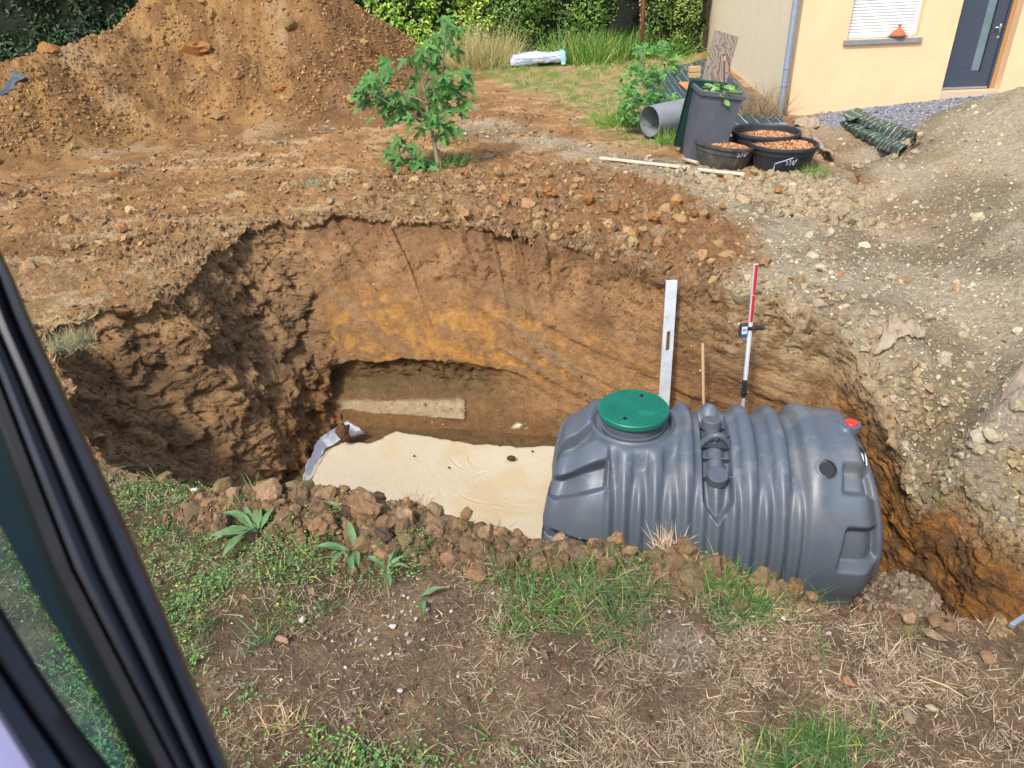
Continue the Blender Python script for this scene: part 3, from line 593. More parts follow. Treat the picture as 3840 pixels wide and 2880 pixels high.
# flat lying dry stalks all over the near ground
sw = near*(.38+1.4*GM['straw']+.8*GM['green2']+.35*GM['green'])*(.15+clump(GF+5, 2.6)*2)*(1-.65*berm)
P, N, _ = quads(G, sw, 30000, 1.5); n = len(P); L = np.clip(np.exp(rng.normal(math.log(.034), .5, n)), .01, .13); Nl = N*.30+rng.normal(size=(n, 3))*.6; Nl[:, 2] = np.abs(Nl[:, 2])*.45
blades('dry_stalks', P+N*.006, Nl, L, rng.uniform(.0018, .0046, n), .35, strawcol(n), m_straw, 2)
# stubble tufts
P, N, _ = quads(G, near*(.3+GM['straw']+.7*GM['green2']+.6*GM['green'])*(1-.5*berm), 330, 1.3); rep = 22
cen = np.repeat(P, rep, 0)+rng.normal(size=(len(P)*rep, 3))*np.array([.012, .012, 0]); n = len(cen)
blades('stubble_tufts', cen, np.repeat(N, rep, 0)+rng.normal(size=(n, 3))*.55, rng.uniform(.03, .075, n), rng.uniform(.002, .0042, n), .7, strawcol(n), m_straw, 2)
# dry grass on left and back fields
P, N, _ = quads(G, (1-near)*(GM['deadleft']*1.2+.35*GM['lawn']+.09+.5*sstep(.35, 0, np.repeat(offs, NT)))*(1-GM['gravel']*.85)*(1-GM['blue'])*(.05+clump(GF+15, 2.2)), 11000, 1.5); n = len(P)
sc_d = np.clip(np.linalg.norm(P-CAM, axis=1)/6, .8, 3)
blades('dead_grass', P+N*.004, N*.6+rng.normal(size=(n, 3))*.5, rng.uniform(.02, .07, n)*sc_d**.6, rng.uniform(.002, .004, n)*sc_d, .8, np.where(rng.random((n, 1)) < .8, strawcol(n), greencol(n, '7f9a63', '68865a')), m_straw, 2)
# green grass blades near
gw = near*(GM['green2']*1.3+.55*GM['green']+.6*GM['green4']*2+.3*GM['green3']+.012+.35*berm*.4)*(.05+clump(GF+25, 3.2)*2)
P, N, _ = quads(G, gw, 380, 1.3); rep = 12; cen = np.repeat(P, rep, 0)+rng.normal(size=(len(P)*rep, 3))*np.array([.02, .02, 0]); n = len(cen)
blades('green_grass', cen, np.repeat(N, rep, 0)+rng.normal(size=(n, 3))*.35, rng.uniform(.05, .17, n), rng.uniform(.003, .006, n), 1.3, greencol(n), m_leaf, 4)
# clover / low weeds
gw = near*(GM['green']*1.2+GM['green3']+.15*GM['green2']+.02*(1-GM['straw'])+.1*berm)*(.08+clump(GF+35, 3.)*2)
P, N, _ = quads(G, gw, 9500, 1.5); n = len(P); h = rng.uniform(.008, .05, n)
lv = np.array([[0, 0, 0], [.5, .36, .12], [1.05, .38, .12], [1.5, 0, 0], [1.05, -.38, .12], [.5, -.36, .12]]); lf_ = np.array([[0, 1, 2, 3], [0, 3, 4, 5]])
fr3 = frames(np.tile(Z_, (n, 1)), .35); s3 = rng.uniform(.006, .0125, (n, 1))*np.ones((1, 3))
joined('low_weeds', [(lv, lf_)], P+Z_*h[:, None], fr3, s3, greencol(n, '80a852', '4f7f3e', .08), m_leaf, None)
# lawn behind
gw = (1-near)*(GM['lawnfar']*1.+GM['lawn']*.35)*(.1+clump(GF+45, .8))
P, N, _ = quads(G, gw, 13000, .5); n = len(P)
blades('far_grass', P, N, rng.uniform(.06, .22, n), rng.uniform(.01, .018, n), .9, np.where(rng.random((n, 1)) < .33, strawcol(n), greencol(n, '8fb050', '64923e')), m_leaf, 3)
def onground(X, Y, dz=0.):
    z = 0.
    for _ in range(12): p = onz(X, Y, z+dz); z = float(tps(np.array([p[0]]), np.array([p[1]]))[0])
    return onz(X, Y, z+dz)
def tuftat(name, X, Y, r, n, hmin, hmax, wd, cols, m, bend=.6, segs=4, **kw):
    o = onground(X, Y); a = rng.uniform(0, 6.28, n); q = rng.random(n)**.7*r
    P = o+np.stack([q*np.cos(a), q*np.sin(a), 0*a], 1); P[:, 2] = tps(P[:, 0], P[:, 1])-.01
    N = np.tile(Z_, (n, 1))+np.stack([np.cos(a), np.sin(a), 0*a], 1)*(q/r*.35)[:, None]
    return o, P, N
def tuft(name, X, Y, r, n, hmin, hmax, wd, cols, m, label, cat, bend=.6, segs=4, group=None):
    o, P, N = tuftat(name, X, Y, r, n, hmin, hmax, wd, cols, m)
    t = thing(name, tuple(o), label, cat, group)
    blades('blades', P, N, rng.uniform(hmin, hmax, n), rng.uniform(wd*.6, wd, n), bend, cols, m, segs, parent=t); return t
tuft('tall_grass', 1040, 140, 1.1, 1500, .5, 1.25, .016, np.where(rng.random((1500, 1)) < .75, tint(c('c3b27c'), 1500, .15), greencol(1500, '8fa060', '6d8a4a')), m_straw, 'tall pale dry grass clump left of the white wrapped pack, below the hedge', 'grass clump', .5)
tuft('tall_weeds', 1270, 128, 1.3, 1300, .35, .95, .03, greencol(1300, '7fa544', '4f7d33'), m_leaf, 'tall green weeds at the hedge foot right of the white wrapped pack', 'weeds', .6)
tuft('tall_weeds', 1400, 118, 1.2, 900, .3, .9, .03, greencol(900, '6f9a3f', '44722f'), m_leaf, 'green weeds in front of the hedge beside the black ground fabric', 'weeds', .6)
tuft('dry_shrub', 1640, 250, .5, 420, .35, .75, .012, tint(c('a08a66'), 420, .2), m_straw, 'dry grey-brown brushy plant at the corner of the house', 'dead plant', .45)
tuft('grass_tuft', 1760, 378, .16, 260, .08, .2, .009, greencol(260, '7aa83f', '4f8530'), m_leaf, 'bright green grass tuft right of the front black tub', 'grass tuft', 1.)
tuft('grass_tuft', 1455, 305, .28, 420, .1, .28, .01, greencol(420, '7aa83f', '4f8530'), m_leaf, 'green grass between the grey pipe and the wheeled bin', 'grass tuft', 1.1)
tuft('grass_tuft', 1345, 265, .5, 700, .1, .35, .012, greencol(700, '7aa83f', '5f8a3a'), m_leaf, 'long green grass in front of the opening of the grey pipe', 'grass tuft', 1.1)
tuft('wall_weed', 1828, 228, .18, 90, .08, .22, .02, np.where(rng.random((90, 1)) < .5, tint(c('a86a4a'), 90), greencol(90)), m_leaf, 'small reddish green weed growing against the cream front wall', 'weed', 1.)
tuft('grass_tuft', 610, 312, .14, 130, .08, .2, .008, np.where(rng.random((130, 1)) < .6, strawcol(130), greencol(130, '9ab08a', '7f9a76')), m_straw, 'pale straw and grey-green tuft alone on the smeared clay field', 'grass tuft', 1.)
tuft('grass_tuft', 680, 400, .3, 260, .05, .12, .008, greencol(260, '93ad86', '7f9a76'), m_leaf, 'flat grey-green grass patch on the clay left of the fig tree', 'grass tuft', 1.2)
tuft('grass_tuft', 150, 745, .2, 420, .07, .2, .005, np.where(rng.random((420, 1)) < .55, strawcol(420), greencol(420, '93a878', '7f9a66')), m_straw, 'pale grass tuft hanging over the left edge of the pit by the black frame', 'grass tuft', 1.2)
tuft('straw_tuft', 1445, 1185, .08, 130, .06, .14, .0055, tint(c('dcbf98'), 130, .1), m_straw, 'upright bleached straw tuft standing out against the grey tank', 'straw tuft', .6)
tuft('straw_tuft', 605, 1565, .09, 110, .05, .11, .0055, tint(c('d6b98a'), 110, .12), m_straw, 'fan of bleached straw on bare soil near the black frame', 'straw tuft', .9)
tuft('straw_tuft', 900, 1095, .11, 150, .05, .11, .0045, tint(c('b99c74'), 150, .15), m_straw, 'matted straw tuft at the lip above the sand bed', 'straw tuft', 1.2)
for X, Y, n_, s_ in [(1560, 1270, 160, .2), (1620, 1300, 110, .16), (1150, 1330, 130, .26), (1230, 1290, 90, .2), (1290, 1240, 70, .16), (1760, 1620, 120, .12), (1650, 1650, 90, .1)]:
    tuft('grass_clump', X, Y, .12, n_, .08, s_, .006, greencol(n_, '6f9f45', '4a7f38', .03), m_leaf, ('green grass clump near the pit rim below the tank' if Y < 1320 and X > 1400 else 'long green grass blades in the turf left of the cement patch' if Y < 1400 else 'green grass clump at the bottom edge of the picture, right of centre'), 'grass clump', 1.3, 5, 'green grass clumps in the foreground')
# --- hanging roots on the back lip
rb = MB()
for _ in range(330):
    k = rng.integers(0, NT)
    if not (.25 < phi[k] < 2.9): continue
    p = G[0, k]+np.array([0, 0, .0]); L = rng.uniform(.04, .2); d = rng.normal(size=3)*.5; d[2] = -1; d -= np.append(cs[k], 0)*.5
    pts = [p]
    for i in range(3): pts.append(pts[-1]+d/np.linalg.norm(d)*L/3); d = d+rng.normal(size=3)*.6
    rb.tube(pts, [.003, .0025, .002, .001], 3, False, c('a58f6b')*rng.uniform(.5, 1.3))
rb.solo('hanging_roots', m_straw, (0, 0, 0), kind='stuff')
# ================================================================== BIG CLODS of the near rim and loose stones
def near_ground(X, Y):
    p = onground(X, Y); return p
def clodobj(name, X, Y, wpx, asp, seed, col, label, cat='clod', group=None, m=None, flat=.8, lift=.35):
    p = near_ground(X, Y); d = np.linalg.norm(p-CAM); r = wpx*S/FPX*d/2*((1.45 if Y > 900 else 1.05 if X < 1540 else .75) if cat == 'clod' else .85)
    V, F = ico(3 if wpx > 28 else 2, .22, seed, 1.); rot = rng.uniform(0, 6.28); V = V*np.array([r, r*asp, r*flat])
    V = V+(fbm(V/r*1., 2.6, 3)*.13*r)[:, None]*(V/np.linalg.norm(V, axis=1)[:, None])
    cr_, sr_ = math.cos(rot), math.sin(rot); V = V@np.array([[cr_, sr_, 0], [-sr_, cr_, 0], [0, 0, 1]])+p+np.array([0, 0, r*flat*lift+.025])
    return solo(name, V, F, m or m_clod, tuple(p), label, cat, group, None, np.tile(col*rng.uniform(.85, 1.15), (len(V), 1)), False)
B1, B2, B3 = c('85684a'), c('6a5340'), c('98795a')
for a in [('soil_clod', 790, 1120, 66, .6, 101, B1, 'largest slab-like brown clod in the middle of the near rim'),
          ('soil_clod', 880, 1135, 40, .7, 102, c('8b7054'), 'smooth-faced upright clod right of the largest clod'),
          ('soil_clod', 706, 1152, 46, .9, 103, B1, 'round rough clod at the left foot of the largest clod'),
          ('soil_clod', 826, 1172, 32, .8, 104, c('57463c'), 'small dark clod below the largest clod'),
          ('soil_clod', 985, 1150, 36, .8, 105, c('785e48'), 'broad brown clod above the tall green blades'),
          ('soil_clod', 945, 1160, 34, .9, 106, c('866b50'), 'pale brown clod left of the broad clod behind the tall blades'),
          ('soil_clod', 590, 1082, 46, .8, 107, B3, 'light tan clod at the pit lip left of the straw mats'),
          ('soil_clod', 486, 1145, 42, .6, 108, B3, 'flat light clod lying beside the dock leaves'),
          ('soil_clod', 508, 1076, 22, .9, 109, B3, 'crumbly light clod next to the pale flat stone'),
          ('soil_clod', 1165, 1200, 26, .8, 110, c('7a5f46'), 'brown clod left of the tall clod pair behind the green blades'),
          ('soil_clod', 1262, 1205, 26, 1., 111, c('826548'), 'brown clod below the bleached straw tuft on the left'),
          ('soil_clod', 1330, 1180, 30, .7, 112, c('8a6c4e'), 'pointed clod standing at the lip before the tank'),
          ('soil_clod', 1712, 1285, 36, .6, 113, B1, 'brown clod at the lip under the lower right edge of the tank'),
          ('soil_clod', 640, 1120, 26, .8, 114, B1, 'brown clod between the dock leaves and the round rough clod'),
          ('soil_clod', 900, 1185, 22, .8, 115, c('6e533e'), 'reddish brown clod under the upright clod'),
          ('soil_clod', 1670, 1262, 20, .8, 116, B2, 'small dark clod left of the clod under the tank edge')]:
    clodobj(*a)
for i, (X, Y, s_) in enumerate([(450, 1098, 20), (545, 1110, 24), (610, 1100, 20), (660, 1070, 26), (690, 1095, 24), (735, 1100, 22), (745, 1070, 20), (820, 1085, 24), (850, 1100, 18), (1010, 1120, 22), (1040, 1150, 20), (1075, 1160, 18), (1120, 1165, 20), (1090, 1190, 18), (1210, 1175, 22), (1240, 1185, 18), (1290, 1190, 20), (1360, 1200, 20), (1390, 1215, 18), (1290, 1225, 16), (1480, 1215, 18), (1560, 1225, 20), (1590, 1240, 16), (940, 1105, 20), (770, 1080, 20), (520, 1120, 18), (700, 1075, 18), (1750, 1300, 16), (1820, 1330, 16), (1960, 1345, 20), (2010, 1352, 22)]):
    lb = 'small brown clod between the pale flat stone and the straw mat on the near rim' if X < 640 else 'small brown clod in the bank around the largest slab-like clod' if X < 960 else 'small brown clod in the bank below the right part of the sand bed' if X < 1190 else 'small brown clod in the bank in front of the grey tank' if X < 1700 else 'small brown clod on the dry rim right of the tank foot'
    clodobj('soil_clod', X, Y, s_, .85, 130+i, [B1, B2, B3][i % 3], lb, 'clod', 'loose clods along the near rim')
m_peb = m_stone
for a in [('stone', 423, 1066, 22, .7, 201, c('b5ae9c'), 'pale flat stone on the near rim left of the crumbly clods'),
          ('stone', 655, 1348, 24, .6, 202, c('aeaa9e'), 'light grey stone above the brown wedge stone'),
          ('stone', 615, 1390, 36, .45, 203, c('8f7155'), 'brown wedge-shaped stone on bare soil near the black frame'),
          ('stone', 1512, 1395, 14, .6, 204, c('a9a79e'), 'small grey stone beside the cracked cement patch'),
          ('stone', 2010, 1540, 26, .5, 205, c('9a866c'), 'flat tan stone half buried at the lower right'),
          ('stone', 1960, 1560, 34, .6, 206, c('8c755a'), 'flat brown stone left of the tan stone at the lower right'),
          ('stone', 1830, 1480, 30, .7, 207, c('8e6645'), 'brown lump lying on straw in the right foreground'),
          ('stone', 1760, 1430, 22, .7, 208, c('86694b'), 'small brown lump above the straw in the right foreground'),
          ('stone', 2130, 1430, 34, .8, 209, c('8b6a48'), 'round brown lump near the right picture edge'),
          ('stone', 850, 1362, 18, .8, 210, c('bdb8ab'), 'largest pale pebble in the pebble patch of the foreground'),
          ('stone', 866, 1500, 14, .9, 211, c('aaa79f'), 'round grey pebble on bare soil in the lower foreground')]:
    clodobj(*a[:8], cat='stone', m=m_peb, flat=.4, lift=.2)
for i, (X, Y, s_) in enumerate([(840, 1340, 12), (870, 1330, 11), (900, 1345, 12), (925, 1325, 12), (945, 1340, 10), (800, 1370, 10), (880, 1378, 12), (915, 1390, 10), (930, 1285, 10), (1065, 1290, 11), (1100, 1180, 12), (1440, 1250, 12), (1445, 1330, 12), (1500, 1260, 10), (1650, 1390, 12), (1690, 1345, 14), (1610, 1390, 12), (1770, 1460, 10), (990, 1470, 10), (845, 1420, 10), (1190, 1400, 10)]):
    clodobj('stone', X, Y, s_, .8, 240+i, c('a39d8e'), ('small pale pebble in the pebble patch below the dock leaves' if X < 960 and Y < 1400 else 'small pale pebble lying near the dry turf at lower centre' if X < 1300 else 'small pale pebble on the straw right of the cement patch' if X > 1400 and Y > 1320 else 'small pale pebble among the soil at the foot of the bank'), 'stone', 'pale pebbles on the foreground soil', m_peb, .45, .2)
for i, (X, Y, s_, l) in enumerate([(425, 105, 62, 'large dark lump of clay high on the spoil heap'), (100, 70, 34, 'big tan lump on the left crest of the spoil heap'), (600, 190, 30, 'brown lump low on the right side of the spoil heap')]):
    d = ray(X, Y); j = np.argmin(np.linalg.norm(np.cross(PF-CAM, d), axis=1)+.004*np.linalg.norm(PF-CAM, axis=1)); p = PF[j]; r = s_*S/FPX*np.linalg.norm(p-CAM)/2
    V, F = ico(3, .25, 300+i); V = V*np.array([r, r*.7, r*.55])+p
    solo('clay_lump', V, F, m_clod, tuple(p), l, 'clod', None, None, np.tile(c('94683c'), (len(V), 1)))
for i, (X, Y, s_) in enumerate([(1185, 425, 34), (1130, 400, 20), (1330, 460, 44), (1410, 480, 30), (1460, 440, 26), (1500, 470, 22), (1270, 440, 26), (1010, 470, 22), (960, 460, 20), (1095, 440, 22), (1560, 400, 26), (1640, 400, 22), (1680, 420, 26), (1560, 450, 22), (1240, 490, 24), (1370, 510, 20), (875, 375, 26), (840, 385, 18), (1010, 385, 20), (1080, 375, 16), (265, 500, 24), (250, 385, 22), (1790, 395, 20), (1740, 440, 22), (1850, 365, 18), (1960, 318, 30), (1930, 345, 20), (1985, 300, 22)]):
    clodobj('soil_clod', X, Y, s_, .8, 330+i, [c('94683d'), c('a27a4c'), c('8a6440')][i % 3] if X < 1700 else c('a59274'), ('clod on gravel near the folded tarpaulin' if X > 1900 else 'clod on gravel in front of the black tubs' if X > 1540 and Y < 450 else 'clod at the foot of the fig tree' if 830 < X < 1090 and Y < 390 else 'brown clod alone on the smeared clay left of the fig tree' if X < 400 else 'brown clod on the churned soil above the back edge of the pit'), 'clod', 'clods on the ground behind the pit')
# ================================================================== SEPTIC TANK
ta = np.array([1, -.18, 0]); ta /= np.linalg.norm(ta); tn = np.array([-ta[1], ta[0], 0]); TR = .76; TL = 2.30
TO = np.array([.3, (4.42-tn[0]*.3)/tn[1], -1.20])
m_tank = mat('grey_plastic', c('4f565d'), c('565d64'), nscale=3, rough=.44, bump=.12, bscale=300, dist=.002, spec=.5)
m_body = mat('tank_body', attr=True, nscale=4, var=.07, rough=.44, bump=.10, bscale=260, dist=.002, spec=.5, fine=.04, fscale=60)
m_tankd = mat('grey_plastic_matt', c('4a5056'), c('555b61'), rough=.45)
m_lid = mat('green_plastic', c('106650'), c('157058'), nscale=6, rough=.42)
m_black = mat('black_rubber', c('1a1b1d'), rough=.5); m_red = mat('red_plastic', c('d8321f'), rough=.35); m_blueclip = mat('blue_plastic', c('2468d8'), rough=.4)
m_white = mat('white_plastic', c('dcdfe2'), rough=.4)
s_lid, r_lid = .60, .262
def tank_r(s, th):
    """s: metres along axis, th: radians, 0 = top, positive towards the near rim"""
    deg = np.degrees(th)
    r = TR+0*s
    per = .213; ph_ = (s-1.19)/per; rib = np.cos(2*np.pi*ph_); rib = np.sign(rib)*np.abs(rib)**.6
    inmid = sstep(.40, .47, s)*sstep(1.80, 1.74, s)
    fl_ = sstep(28, 60, deg); r = r+inmid*((rib-1)*(.034*(1-fl_)+.004)+fl_*.0185*(np.cos(4*np.pi*ph_)-1))
    # crowded low half-ribs between the main ribs on the flank
    r = r+0
    big = np.exp(-((s-1.84)/.06)**2)*.030*sstep(80, 20, np.abs(deg)); r = r+big
    # left end: stepped tapering blocks
    le = sstep(.46, .0, s); r = r-.13*le**3
    def wedge(a, b, e=5): return sstep(a-e, a+e, deg)*sstep(b+e, b-e, deg)
    sw_ = -(s-.2)*22
    blocks = sstep(-34, -28, deg)*sstep(8, 5, deg-sw_)+sstep(20, 23, deg-sw_)*sstep(39, 36, deg-sw_)+sstep(51, 54, deg-sw_)*sstep(80, 77, deg)+wedge(96, 128, 2)+wedge(-75, -48)
    r = r-(1-blocks)*.13*sstep(.43, .38, s-.0004*np.abs(deg-50))
    # cut-back pocket with a pointed end on the left block
    
    # right end
    re = sstep(2.08, TL, s); r = r-.16*re**2.4
    r = r-.010*sstep(1.80, 1.76, s)*0+.0*s
    for a, b in ((28, 43), (62, 84)): r = r-.095*wedge(a, b, 2.5)*sstep(2.0, 2.05, s+.0015*(deg-a))*sstep(TL-.01, TL-.06, s)
    r = r-.02*sstep(1.98, 2.1, s)*wedge(60, 78, 8)*0
    # flat foot with small gusset wedges
    ft = sstep(101, 106, deg); r = r-.02*ft*(s > -1)
    g = np.abs(((s-1.19)/per+.5) % 1-.5); gus = sstep(.34, .12, g+(1-np.clip((deg-91)/9, 0, 1))*.28)*sstep(90, 93, deg)*sstep(104, 101, deg)
    r = r+gus*.04*inmid
    # top recess for the lifting eye
    half = .097*sstep(66, 50, deg)+.0
    rec = sstep(half+.009, half-.009, np.abs(s-1.19))*sstep(-24, -17, deg)*sstep(64, 60, deg)*(half > .004)
    r = r-.11*rec
    return r
ns_, nth = 300, 340
sA = np.linspace(0, TL, ns_); tA = np.radians(np.concatenate([np.linspace(-180, -60, 24, endpoint=False), np.linspace(-60, 122, 300, endpoint=False), np.linspace(122, 180, 16, endpoint=False)]))
SS, TT = np.meshgrid(sA, tA, indexing='ij'); rT = tank_r(SS.ravel(), TT.ravel()); sf, tf_ = SS.ravel(), TT.ravel()
rz_, ry_ = rT*np.cos(tf_), rT*np.sin(tf_)                      # z and side (towards viewer)
# saddle that carries the manhole
ld = np.hypot(sf-s_lid, ry_-.0); top = (np.abs(tf_) < 1.45)
zsad = .695; kk = sstep(.43, .325, ld)*top; rz_ = rz_*(1-kk)+(np.maximum(rz_, zsad)*.0+zsad)*kk
inn = sstep(.285, .27, ld)*top; rz_ = rz_-inn*.05
# red cap boss and small side port
for s0, t0, rad_, dp in ((2.12, .03, .075, .02), (1.89, .56, .075, .012)):
    dx = sf-s0; dy = (tf_-t0)*TR; dd_ = np.hypot(dx, dy); k2 = sstep(rad_, rad_*.8, dd_)*dp-(.03*sstep(.052, .048, dd_) if s0 < 2 else 0); rz_ = rz_+k2*np.cos(tf_); ry_ = ry_+k2*np.sin(tf_)
sf2 = sf+.15*np.clip(np.cos(tf_), 0, 1)**1.5*np.clip(1-sf/.46, 0, 1)-.10*np.clip(np.cos(tf_), 0, 1)**1.5*np.clip((sf-2.0)/.34, 0, 1)
TV = TO+sf2[:, None]*ta-ry_[:, None]*tn+rz_[:, None]*Z_
TF = gridfaces(ns_, nth, True)
cap0 = len(TV); caps = []
ends = []
for e, (row, so) in enumerate(((0, -.07), (ns_-1, TL+.05))):
    ring = TV[row*nth:(row+1)*nth]; ctr = ring.mean(0)
    prev = np.arange(row*nth, (row+1)*nth)
    for kq, (f, dz_) in enumerate(((.93, .55), (.8, .85), (.5, 1.), (.02, 1.))):
        nw = ctr+(ring-ctr)*f+ta*(so-(0 if e == 0 else TL))*dz_; base_i = len(TV); TV = np.concatenate([TV, nw]); cur = np.arange(base_i, base_i+nth)
        q = np.stack([prev, np.roll(prev, -1), np.roll(cur, -1), cur], 1); ends.append(q if e else q[:, ::-1]); prev = cur
tank = thing('septic_tank', tuple(TO+ta*1.2-Z_*.76), 'grey ribbed plastic tank with round green lid, standing on sand in the pit', 'tank')
nT = len(TV); upf = np.concatenate([np.clip(np.cos(tf_), 0, 1), np.zeros(nT-len(tf_))]); sfull = np.concatenate([sf, np.zeros(nT-len(sf))])
qd = TV*1.; dust = sstep(.12, .45, fbm(qd*np.array([1, 1, 1])+7, 2.6, 4)+.25*sstep(1.3, 2.0, sfull)-.05)*sstep(.25, .8, upf)*.26; scr = sstep(.80, .93, 1-np.abs(fbm(qd*np.array([.6, 2, 2])+3, 3.2, 3))*5)*sstep(.1, .35, fbm(qd+19, 2.2, 2))*.30; mud = sstep(-1.25, -1.75, TV[:, 2])*sstep(.0, .4, fbm(qd+29, 6, 4))*.6
bc = c('555d65')[None]+0*TV; bc = mixc(bc, c('8e887e')[None], dust); bc = mixc(bc, c('8a9096')[None], scr); bc = mixc(bc, c('6f5a42')[None], mud)
part('body', TV, [TF]+ends, m_body, tank, bc, smooth=True)
LC = TO+ta*s_lid+tn*0; zt = TO[2]+zsad
mb = MB(); mb.lathe((LC[0], LC[1], zt-.06), [(.245, 0), (.245, .06), (.232, .065), (.232, .133), (.228, .138), (.205, .138), (.205, .02)], 72); mb.part('neck', m_tankd, tank); autosmooth(tank.children[-1], 40)
mb = MB(); mb.lathe((LC[0], LC[1], zt-.02), [(.275, 0), (.285, .03), (.297, .038), (.31, .03), (.318, -.01)], 72, closed=False); o = mb.part('collar', m_tank, tank); autosmooth(o, 60)
# lid with checker lugs
lidz = zt+.083
mb = MB(); mb.lathe((LC[0], LC[1], lidz), [(.250, -.0), (.262, .008), (.262, .040), (.256, .048), (.245, .050), (0.0001, .052)], 96)
lid = mb.part('lid', m_lid, tank); autosmooth(lid, 30)
lid['label'] = 'round green lid with raised lugs and two bolts'
ca, sa_ = math.cos(math.radians(-12)), math.sin(math.radians(-12)); ex = np.array([ca, sa_, 0]); ey = np.array([-sa_, ca, 0]); LZ = np.array([LC[0], LC[1], lidz+.051])
bolts = [(.055, .165), (-.055, -.165)]
mb = MB(); px_ = .026; py_ = .0165
for i in range(-10, 11):
    for j in range(-15, 16):
        x = i*px_+(j % 2)*px_/2; y = j*py_
        if math.hypot(x, y) > .232 or any(abs(x-bx) < .036 and (abs(y-by) < .04 or (abs(y) > abs(by) and y*by > 0)) for bx, by in bolts): continue
        if .03 < x < .15 and -.12 < y < -.035: continue
        mb.box(LZ, ex, ey, Z_, x-px_*.42, x+px_*.42, y-py_*.36, y+py_*.36, -.001, .0055)
mb.box(LZ, ex, ey, Z_, .035, .145, -.115, -.042, -.001, .003)
part('lugs', mb.V, mb.F, m_lid, lid, kind='stuff')
mb = MB()
for bx, by in bolts: 
    mb.box(LZ, ex, ey, Z_, bx-.034, bx-.028, by-.035, by+.035+.03*(by > 0)-.0, -.001, .004); mb.box(LZ, ex, ey, Z_, bx+.028, bx+.034, by-.035, by+.035, -.001, .004)
mb.lathe(LZ, [(.241, -.001), (.241, .003), (.250, .003), (.250, -.001)], 96); part('rim', mb.V, mb.F, m_lid, lid)
for bx, by in bolts:
    mb = MB(); mb.lathe(LZ+ex*bx+ey*by, [(.0165, 0), (.0165, .007), (.008, .007), (.008, .002), (.0001, .002)], 20); part('bolt', mb.V, mb.F, m_black, lid)
def tpt(s, deg, lift=0.):
    r = float(tank_r(np.array([s]), np.array([math.radians(deg)]))[0])+lift; t = math.radians(deg)
    n_ = -tn*math.sin(t)+Z_*math.cos(t); return TO+ta*s+n_*r, n_
# recess contents
for s0, dg, r_, h_ in ((1.185, -8, .070, .066), (1.195, 37, .072, .060)):
    p, n_ = tpt(s0, dg, -.005); n_ = (n_*.4+Z_*.6) if dg > 0 else n_; n_ /= np.linalg.norm(n_)
    mb = MB(); mb.lathe(p-n_*.02, [(r_*1.05, 0), (r_, h_), (r_-.006, h_+.006), (.0001, h_+.006)], 36, n_); o = mb.part('inspection_cap', m_tank, tank); autosmooth(o, 40)
    mb = MB(); mb.box(p-n_*.02, ta, np.cross(n_, ta), n_, -.10, .10, -.007, .007, 0, h_*.6); mb.box(p-n_*.02, ta, np.cross(n_, ta), n_, -.007, .007, -.02, .10, 0, h_*.6); o = mb.part('cap_bracket', m_tank, tank); autosmooth(o, 40)
p, n_ = tpt(1.19, 15, 0); yy = np.cross(n_, ta); mb = MB(); p = p+n_*.02
arcp = [p+ta*(-.098)-n_*.01, p+ta*(-.075)+n_*.04]+[p+ta*(.052*math.cos(a))+n_*(.052+.05*math.sin(a)) for a in np.linspace(2.7, .44, 9)]+[p+ta*.075+n_*.04, p+ta*.098-n_*.01]
mb.tube(arcp, .024, 10); mb.box(p, ta, yy, n_, -.08, .08, -.014, .014, -.02, .028); mb.tube([p+ta*.035*math.cos(a)+n_*(.05+.035*math.sin(a)) for a in np.linspace(0, 6.28, 17)], .010, 8, False)
o = mb.part('lifting_eye', m_tank, tank); autosmooth(o, 60)
mb = MB(); mb.tube([p+n_*.05-yy*.02, p+n_*.06+ta*.02, p+n_*.075+ta*.05, p+n_*.085+ta*.08, p+n_*.10+ta*.085], .006, 6); mb.part('cable_end', m_black, tank, True)
mb = MB(); p2, n2_ = tpt(1.19, 24, -.0); mb.box(p2-n2_*.03, ta, np.cross(n2_, ta), n2_, -.09, .09, -.005, .005, -.01, .03); mb.part('web', m_tankd, tank)
p, n_ = tpt(2.12, 2, .012); n_ = n_*.5+Z_*.5; n_ /= np.linalg.norm(n_)
mb = MB(); mb.lathe(p, [(.066, -.03), (.064, .012), (.05, .016), (.0001, .016)], 32, n_); o = mb.part('cap_seat', m_tank, tank); autosmooth(o, 40)
mb = MB(); mb.lathe(p+n_*.014, [(.042, 0), (.042, .012), (.038, .016), (.0001, .017)], 32, n_); o = mb.part('red_cap', m_red, tank); autosmooth(o, 40); o['label'] = 'bright red round plug on the right end of the tank'
p, n_ = tpt(1.89, 32., .012)
mb = MB(); mb.lathe(p-n_*.01, [(.066, 0), (.064, .010), (.056, .012), (.055, -.012), (.050, -.012), (.050, -.010), (.0001, -.010)], 36, n_); o = mb.part('side_port', m_black, tank); autosmooth(o, 40)  # black material puts the shade inside the recessed port into its colour
p = TO+ta*(TL-.10)+Z_*.52-tn*.14; mb = MB(); mb.lathe(p, [(.12, 0), (.12, .0), (.001, .005)], 40, ta); o = mb.part('outlet_stub', m_tank, tank); autosmooth(o, 40)
mb = MB(); mb.lathe(p-ta*.01, [(.085, 0), (.085, .03), (.001, .032)], 40, ta); o = mb.part('outlet_cap', m_white, tank); autosmooth(o, 40)
p = TO+ta*.275-tn*.05+Z_*.69; mb = MB(); mb.box(p, ta, tn, Z_, -.011, .011, -.01, .01, -.05, .035, .003); mb.part('blue_clip', m_blueclip, tank)
